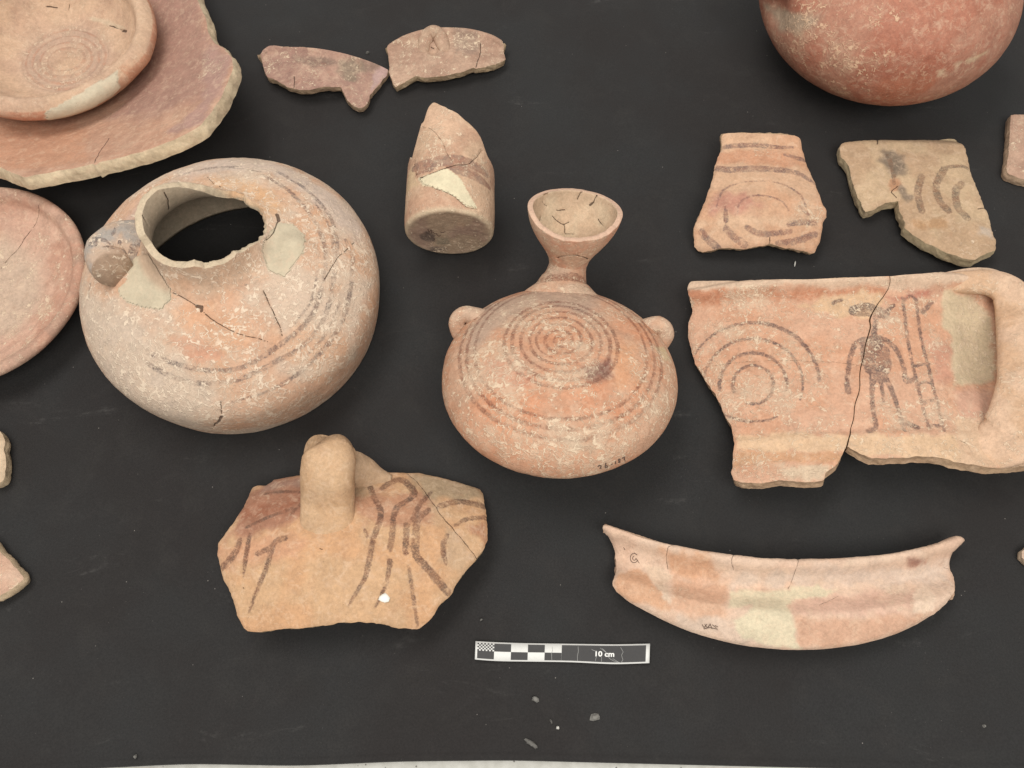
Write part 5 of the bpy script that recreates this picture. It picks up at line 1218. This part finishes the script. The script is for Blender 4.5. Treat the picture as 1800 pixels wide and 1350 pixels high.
# ================================================================== CRESCENT RIM SHERD
def crescent():
    z = lambda p: Z(1040, 900, 2.647, p)
    rim = z([(48, 80), (60, 52), (90, 55), (170, 85), (260, 115), (370, 140), (500, 165), (655, 188), (800, 203), (960, 208), (1100, 205), (1250, 195), (1400, 180), (1520, 155), (1600, 135), (1660, 108), (1700, 100), (1735, 115), (1745, 140)])
    mid = z([(60, 52), (170, 85), (370, 140), (655, 188), (960, 208), (1250, 195), (1520, 155), (1700, 100)])
    sf = Surf((1375, 1050), lambda x, y: 1.9 + 0 * x)
    for _ in range(2):
        L = sf.meet(mid); fr = smooth_prof(L[:, 0], L[:, 1], 0.6)
        pv = smooth_prof([-0.2, 0.12, 0.4, 0.75, 1.05, 1.7, 2.4, 3.3, 4.2, 5.2, 6.0, 6.8], [1.85, 2.45, 2.7, 2.55, 1.95, 1.45, 1.7, 2.5, 2.3, 1.7, 0.95, -0.1], 0.10)
        sf.f0 = lambda x, y, fr=fr: pv(np.clip(fr(x) - y, -0.3, 7.5)) - x * x / 130.0
    segs = [('r', rim), ('b', z([(1745, 140), (1730, 160), (1690, 190), (1678, 220), (1678, 265), (1692, 300), (1693, 350), (1680, 395), (1640, 440), (1600, 478)])),
            ('r', z([(1600, 478), (1500, 538), (1380, 588), (1250, 622), (1100, 645), (960, 650), (850, 645), (700, 627), (560, 594), (420, 547), (300, 492), (180, 428), (115, 375)])), ('b', z([(115, 375), (97, 340), (105, 310), (122, 260), (118, 215), (95, 150), (55, 108), (48, 80)]))]
    m = ceramic('crescent_clay', 19, paint=(150, 110, 96), strength=0.5, worm=0.5)
    tone = dict(main=(222, 186, 160), second=(220, 178, 150), regions=[
        (z([(110, 270), (230, 270), (290, 330), (340, 400), (360, 450), (200, 430), (100, 350)]), (214, 158, 118), 0.12), (z([(320, 170), (560, 190), (600, 280), (560, 320), (380, 300)]), (212, 156, 116), 0.3), (z([(380, 300), (640, 340), (610, 480), (500, 490), (380, 420)]), (214, 162, 128), 0.3),
        (z([(930, 400), (1300, 370), (1500, 380), (1500, 470), (1200, 490), (930, 490)]), (218, 172, 148), 0.25), (z([(940, 490), (1300, 480), (1620, 460), (1500, 540), (1250, 620), (1000, 645), (950, 600)]), (212, 160, 128), 0.2),
        (z([(650, 290), (960, 260), (1300, 260), (1660, 230), (1670, 330), (1300, 330), (650, 360)]), (214, 186, 166), 0.3), (z([(400, 490), (620, 500), (700, 540), (900, 560), (960, 640), (700, 620), (450, 550)]), (212, 182, 160), 0.25),
        (z([(640, 365), (800, 370), (960, 350), (1150, 355), (1130, 390), (950, 405), (900, 430), (930, 490), (945, 600), (980, 640), (860, 640), (700, 580), (640, 500), (700, 480), (740, 440), (640, 440)]), (216, 200, 166), 0.08),
        (z([(240, 240), (330, 270), (400, 290), (380, 320), (340, 330), (370, 420), (330, 400), (290, 330)]), (222, 190, 162), 0.06), (z([(1500, 370), (1560, 345), (1590, 400), (1590, 470), (1500, 460)]), (226, 194, 168), 0.06), (z([(1480, 225), (1570, 215), (1560, 250), (1480, 260)]), (170, 122, 102), 0.12)])
    base = sf.b
    r0 = root('crescent_rim_sherd', 'long pale pink crescent-shaped rim sherd with cream plaster patch', 'sherd', base)
    sheet('wall', sf, segs, 0.7, tone, m, parent=r0, strokes=[(z([(1490, 240), (1560, 228)]), 8)], cracks=[z([(660, 188), (652, 230), (657, 275)]), z([(957, 206), (955, 260), (935, 310), (915, 355)]), z([(375, 150), (350, 180), (352, 265)]), z([(1678, 262), (1640, 260)]), z([(1060, 430), (1150, 390)])], crack_w=0.012,
          crust=dict(base=0.05, spots=[(1600, 1050, 1.6, 0.4), (1180, 1050, 1.5, 0.3)]), edge_tone=(214, 170, 138), seed=201, relief=0.05, round_w=0.3, round_d=0.16)
    def on(p):
        L = sf.meet(z(p)); return np.stack([L[:, 0] + base[0], L[:, 1] + base[1], sf.f(L[:, 0], L[:, 1]) + 0.05], 1)
    ink('ink_mark', [on(ell(197, 215, 18, 22, 12, 0.4, 5.6)), on(ell(198, 216, 8, 10, 7, 0, 4.5)), on([(205, 215), (222, 240)]), on([(148, 165), (155, 178)]), on([(198, 190), (205, 198)])], 0.035, INK, r0)
    ink('ink_mark', [on([(514, 524), (522, 540), (536, 522)]), on([(525, 522), (538, 540), (550, 524)]), on([(550, 520), (560, 545)]), on([(560, 525), (580, 540)]), on([(520, 545), (550, 538), (586, 546)]), on([(572, 528), (588, 536)])], 0.038, INK, r0)
crescent()

# ================================================================== SCALE BAR
def scale_bar():
    c0 = at(836, 1144); r0 = root('scale_bar', 'black and white photographic scale strip with checks, marked 10 cm', 'scale bar', (c0[0], c0[1], 0))
    # u 0..10 along, w 0..1 across, bent as it lies
    x0, x1 = at(837.0, 1144)[0], at(1142.0, 1148)[0]
    t = np.array([0, 0.12, 0.3, 0.55, 0.8, 1.0]); pxs = 836 + t * 306
    topy = np.array([1127.5, 1129.5, 1131, 1132, 1133, 1132]); boty = np.array([1159.5, 1162.5, 1163, 1164, 1168, 1166])
    T_ = np.array([at(a, b)[:2] for a, b in zip(pxs, topy)]); B_ = np.array([at(a - 1.2, b)[:2] for a, b in zip(pxs, boty)])
    tx, ty, bx, by = (smooth_prof(t, v, 0.05) for v in (T_[:, 0], T_[:, 1], B_[:, 0], B_[:, 1]))
    lift = smooth_prof([0, 0.25, 0.6, 0.85, 1.0], [0.10, 0.05, 0.07, 0.05, 0.14], 0.06)
    def mp(u, w, h=0.0):
        u = np.asarray(u, float); w = np.asarray(w, float)
        return np.stack([bx(u) * (1 - w) + tx(u) * w, by(u) * (1 - w) + ty(u) * w, lift(u) + 0.01 + h + 0 * w], -1)
    def patch(u0, u1, w0, w1, h, nu=None):
        nu = nu or max(2, int((u1 - u0) * 80) + 1)
        U, W = np.meshgrid(np.linspace(u0, u1, nu), np.linspace(w0, w1, 3)); V = mp(U.ravel(), W.ravel(), h)
        k = np.array([[j * nu + i, j * nu + i + 1, (j + 1) * nu + i + 1, (j + 1) * nu + i] for j in range(2) for i in range(nu - 1)])
        return V, k
    white = plain('scale_white', (212, 212, 208), 0.5, 0.05); black = plain('scale_black', (58, 57, 57), 0.45, 0.08); scr = plain('scratch_white', (150, 150, 147), 0.7)
    V, F = patch(0, 1, 0, 1, 0.0); Vb = V - [0, 0, 0.05]
    n = len(V); nu = n // 3
    loop = list(range(nu)) + [2 * nu - 1] + list(range(3 * nu - 1, 2 * nu - 1, -1)) + [nu]
    sd = [[loop[i], n + loop[i], n + loop[(i + 1) % len(loop)], loop[(i + 1) % len(loop)]] for i in range(len(loop))]
    emit('strip', np.vstack([V, Vb]), np.vstack([F, F[:, ::-1] + n, np.array(sd)]), white, r0, smooth=False)
    ul = 0.012; cm = (0.978 - ul) / 10.0; lo, hi = 0.075, 0.925; md = 0.5
    def blk(name, u0, u1, w0, w1, h=0.006, mat=black):
        V, F = patch(u0, u1, w0, w1, h); return emit(name, V, F, mat, r0)
    for k in range(5):
        top_black = k in (1, 3)
        if k == 0:
            Vs, Fs, o_ = [], [], 0
            for i in range(10):
                for j in range(5):
                    if (i + j) % 2 == 0:
                        V, F = patch(ul + cm * i / 10, ul + cm * (i + 1) / 10, md + (hi - md) * j / 5, md + (hi - md) * (j + 1) / 5, 0.006, 3)
                        Vs.append(V); Fs.append(F + o_); o_ += len(V)
            emit('fine_checks', np.vstack(Vs), np.vstack(Fs), black, r0)
            blk('black_check', ul, ul + cm, lo, md)
        elif top_black: blk('black_check', ul + cm * k, ul + cm * (k + 1), md, hi)
        elif k in (2,): blk('black_check', ul + cm * k, ul + cm * (k + 1), lo, md)
        else: blk('black_check', ul + cm * k, ul + cm * (k + 1), lo, md)
    blk('black_panel', ul + cm * 5 + 0.0005, 0.978, lo, hi)
    # lettering
    cu = bpy.data.curves.new('lettering', 'FONT'); cu.body = '10 cm'; cu.size = 1.0; cu.offset = 0.032; cu.resolution_u = 3
    ob = bpy.data.objects.new('lettering', cu); COL.objects.link(ob)
    me = bpy.data.meshes.new_from_object(ob.evaluated_get(bpy.context.evaluated_depsgraph_get())); bpy.data.objects.remove(ob, do_unlink=True)
    me.calc_loop_triangles()
    P = np.array([v.co[:] for v in me.vertices]); F = np.array([t_.vertices[:] for t_ in me.loop_triangles])
    P[:, 0] = (P[:, 0] - P[:, 0].min()) / np.ptp(P[:, 0]); P[:, 1] = (P[:, 1] - P[:, 1].min()) / np.ptp(P[:, 1])
    V = mp(0.690 + 0.108 * P[:, 0], 0.355 + 0.29 * P[:, 1], 0.014)
    emit('lettering', V, F, plain('print_white', (222, 222, 218), 0.5, 0.01), r0, smooth=False)
    zz = lambda p: [((a - 84) / 1616.0, 1 - (b - 100) / 178.0) for a, b in p]
    scratches = [[(795, 130), (800, 165), (792, 200), (797, 270)], [(1035, 125), (1040, 170), (1032, 220), (1036, 275)], [(1430, 130), (1455, 170), (1440, 200), (1455, 240), (1440, 285)], [(1240, 135), (1290, 170), (1330, 230), (1380, 255), (1440, 275)], [(1260, 140), (1300, 175)], [(1160, 150), (1210, 170)], [(1255, 215), (1258, 260)], [(1210, 210), (1200, 255)], [(1360, 230), (1420, 265)]]
    pol = []
    for s_ in scratches:
        q = np.array(zz(s_)); pol.append(mp(np.clip(q[:, 0], .02, .98), np.clip(q[:, 1], .06, .94), 0.016))
    ink('scratch', pol, 0.022, scr, r0)
scale_bar()

# ================================================================== CRUMBS AND LINT ON THE CLOTH
def crumbs():
    mats = {'w': plain('crumb_white', (206, 204, 196), 0.8), 'g': plain('crumb_grey', (122, 120, 115), 0.85), 'd': plain('crumb_dim', (100, 98, 94), 0.9)}
    def crumb(px, py, sx, sy, rot, mat, name, label, cat='crumb', h=0.12, group=None, seed=0):
        c = at(px, py); rng = np.random.default_rng(int(px * 7 + py)); V = []
        nth, nr = 9, 4
        for k in range(nr + 1):
            a = math.pi / 2 * k / nr
            for i in range(nth):
                th = 2 * math.pi * i / nth; j = 1 + 0.7 * (rng.random() - 0.5)
                x, y = sx * math.cos(a) * math.cos(th) * j, sy * math.cos(a) * math.sin(th) * j
                V.append((c[0] + x * math.cos(rot) - y * math.sin(rot), c[1] + x * math.sin(rot) + y * math.cos(rot), -0.12 + (h + 0.12) * math.sin(a)))
        F = [[k * nth + i, k * nth + (i + 1) % nth, (k + 1) * nth + (i + 1) % nth, (k + 1) * nth + i] for k in range(nr) for i in range(nth)]
        o = emit(name, np.array(V), np.array(F), mats[mat], base=(c[0], c[1], 0)); tag(o, label, cat, group)
    crumb(941, 1228, 0.20, 0.16, -0.6, 'g', 'lint_ball', 'small round grey lint ball on the cloth below the scale strip', 'lint')
    crumb(1046, 1261, 0.26, 0.19, 0.2, 'g', 'crumb', 'grey clay crumb on the cloth, rightmost of those below the scale strip')
    crumb(981, 1279, 0.11, 0.09, 0.2, 'w', 'crumb', 'bright white crumb on the cloth between grey crumb and lint ball')
    crumb(969, 1268, 0.06, 0.14, 0.3, 'd', 'crumb', 'dim sliver crumb just upper left of the white crumb')
    crumb(934, 1307, 0.42, 0.14, -0.6, 'd', 'lint_tuft', 'elongated dull lint tuft on the cloth near the front hem', 'lint', h=0.05)
    crumb(1731, 1276, 0.07, 0.09, 0.2, 'g', 'crumb', 'tiny pale crumb on the bare cloth at lower right')
    crumb(1398, 462.5, 0.05, 0.24, -0.25, 'w', 'fibre', 'short white fibre on the cloth above the painted jug sherd', 'fibre', h=0.04)
    crumb(846, 1089, 0.08, 0.06, 0.3, 'g', 'crumb', 'tiny pale speck on the cloth right of the handled sherd')
    crumb(646, 92, 0.16, 0.08, 0.4, 'd', 'crumb', 'dim speck on the cloth just above the mauve rim sherd')
    crumb(237, 1330, 0.09, 0.1, 0.1, 'g', 'crumb', 'tiny pale speck near the front hem at lower left')
crumbs()

if os.environ.get('DBG'):
    bpy.context.view_layer.update()
    for o in bpy.data.objects:
        if 0 and o.type == 'MESH' and not o.name.startswith(('black_', 'table')):
            P = np.array([v.co[:] for v in o.data.vertices]) / S + np.array(BASE[o.name])
            u, w = to_px(P); print('BB', o.parent.name if o.parent else '-', o.name, len(P), 'x %.0f..%.0f y %.0f..%.0f z %.1f..%.1f' % (u.min(), u.max(), w.min(), w.max(), P[:, 2].min(), P[:, 2].max()))
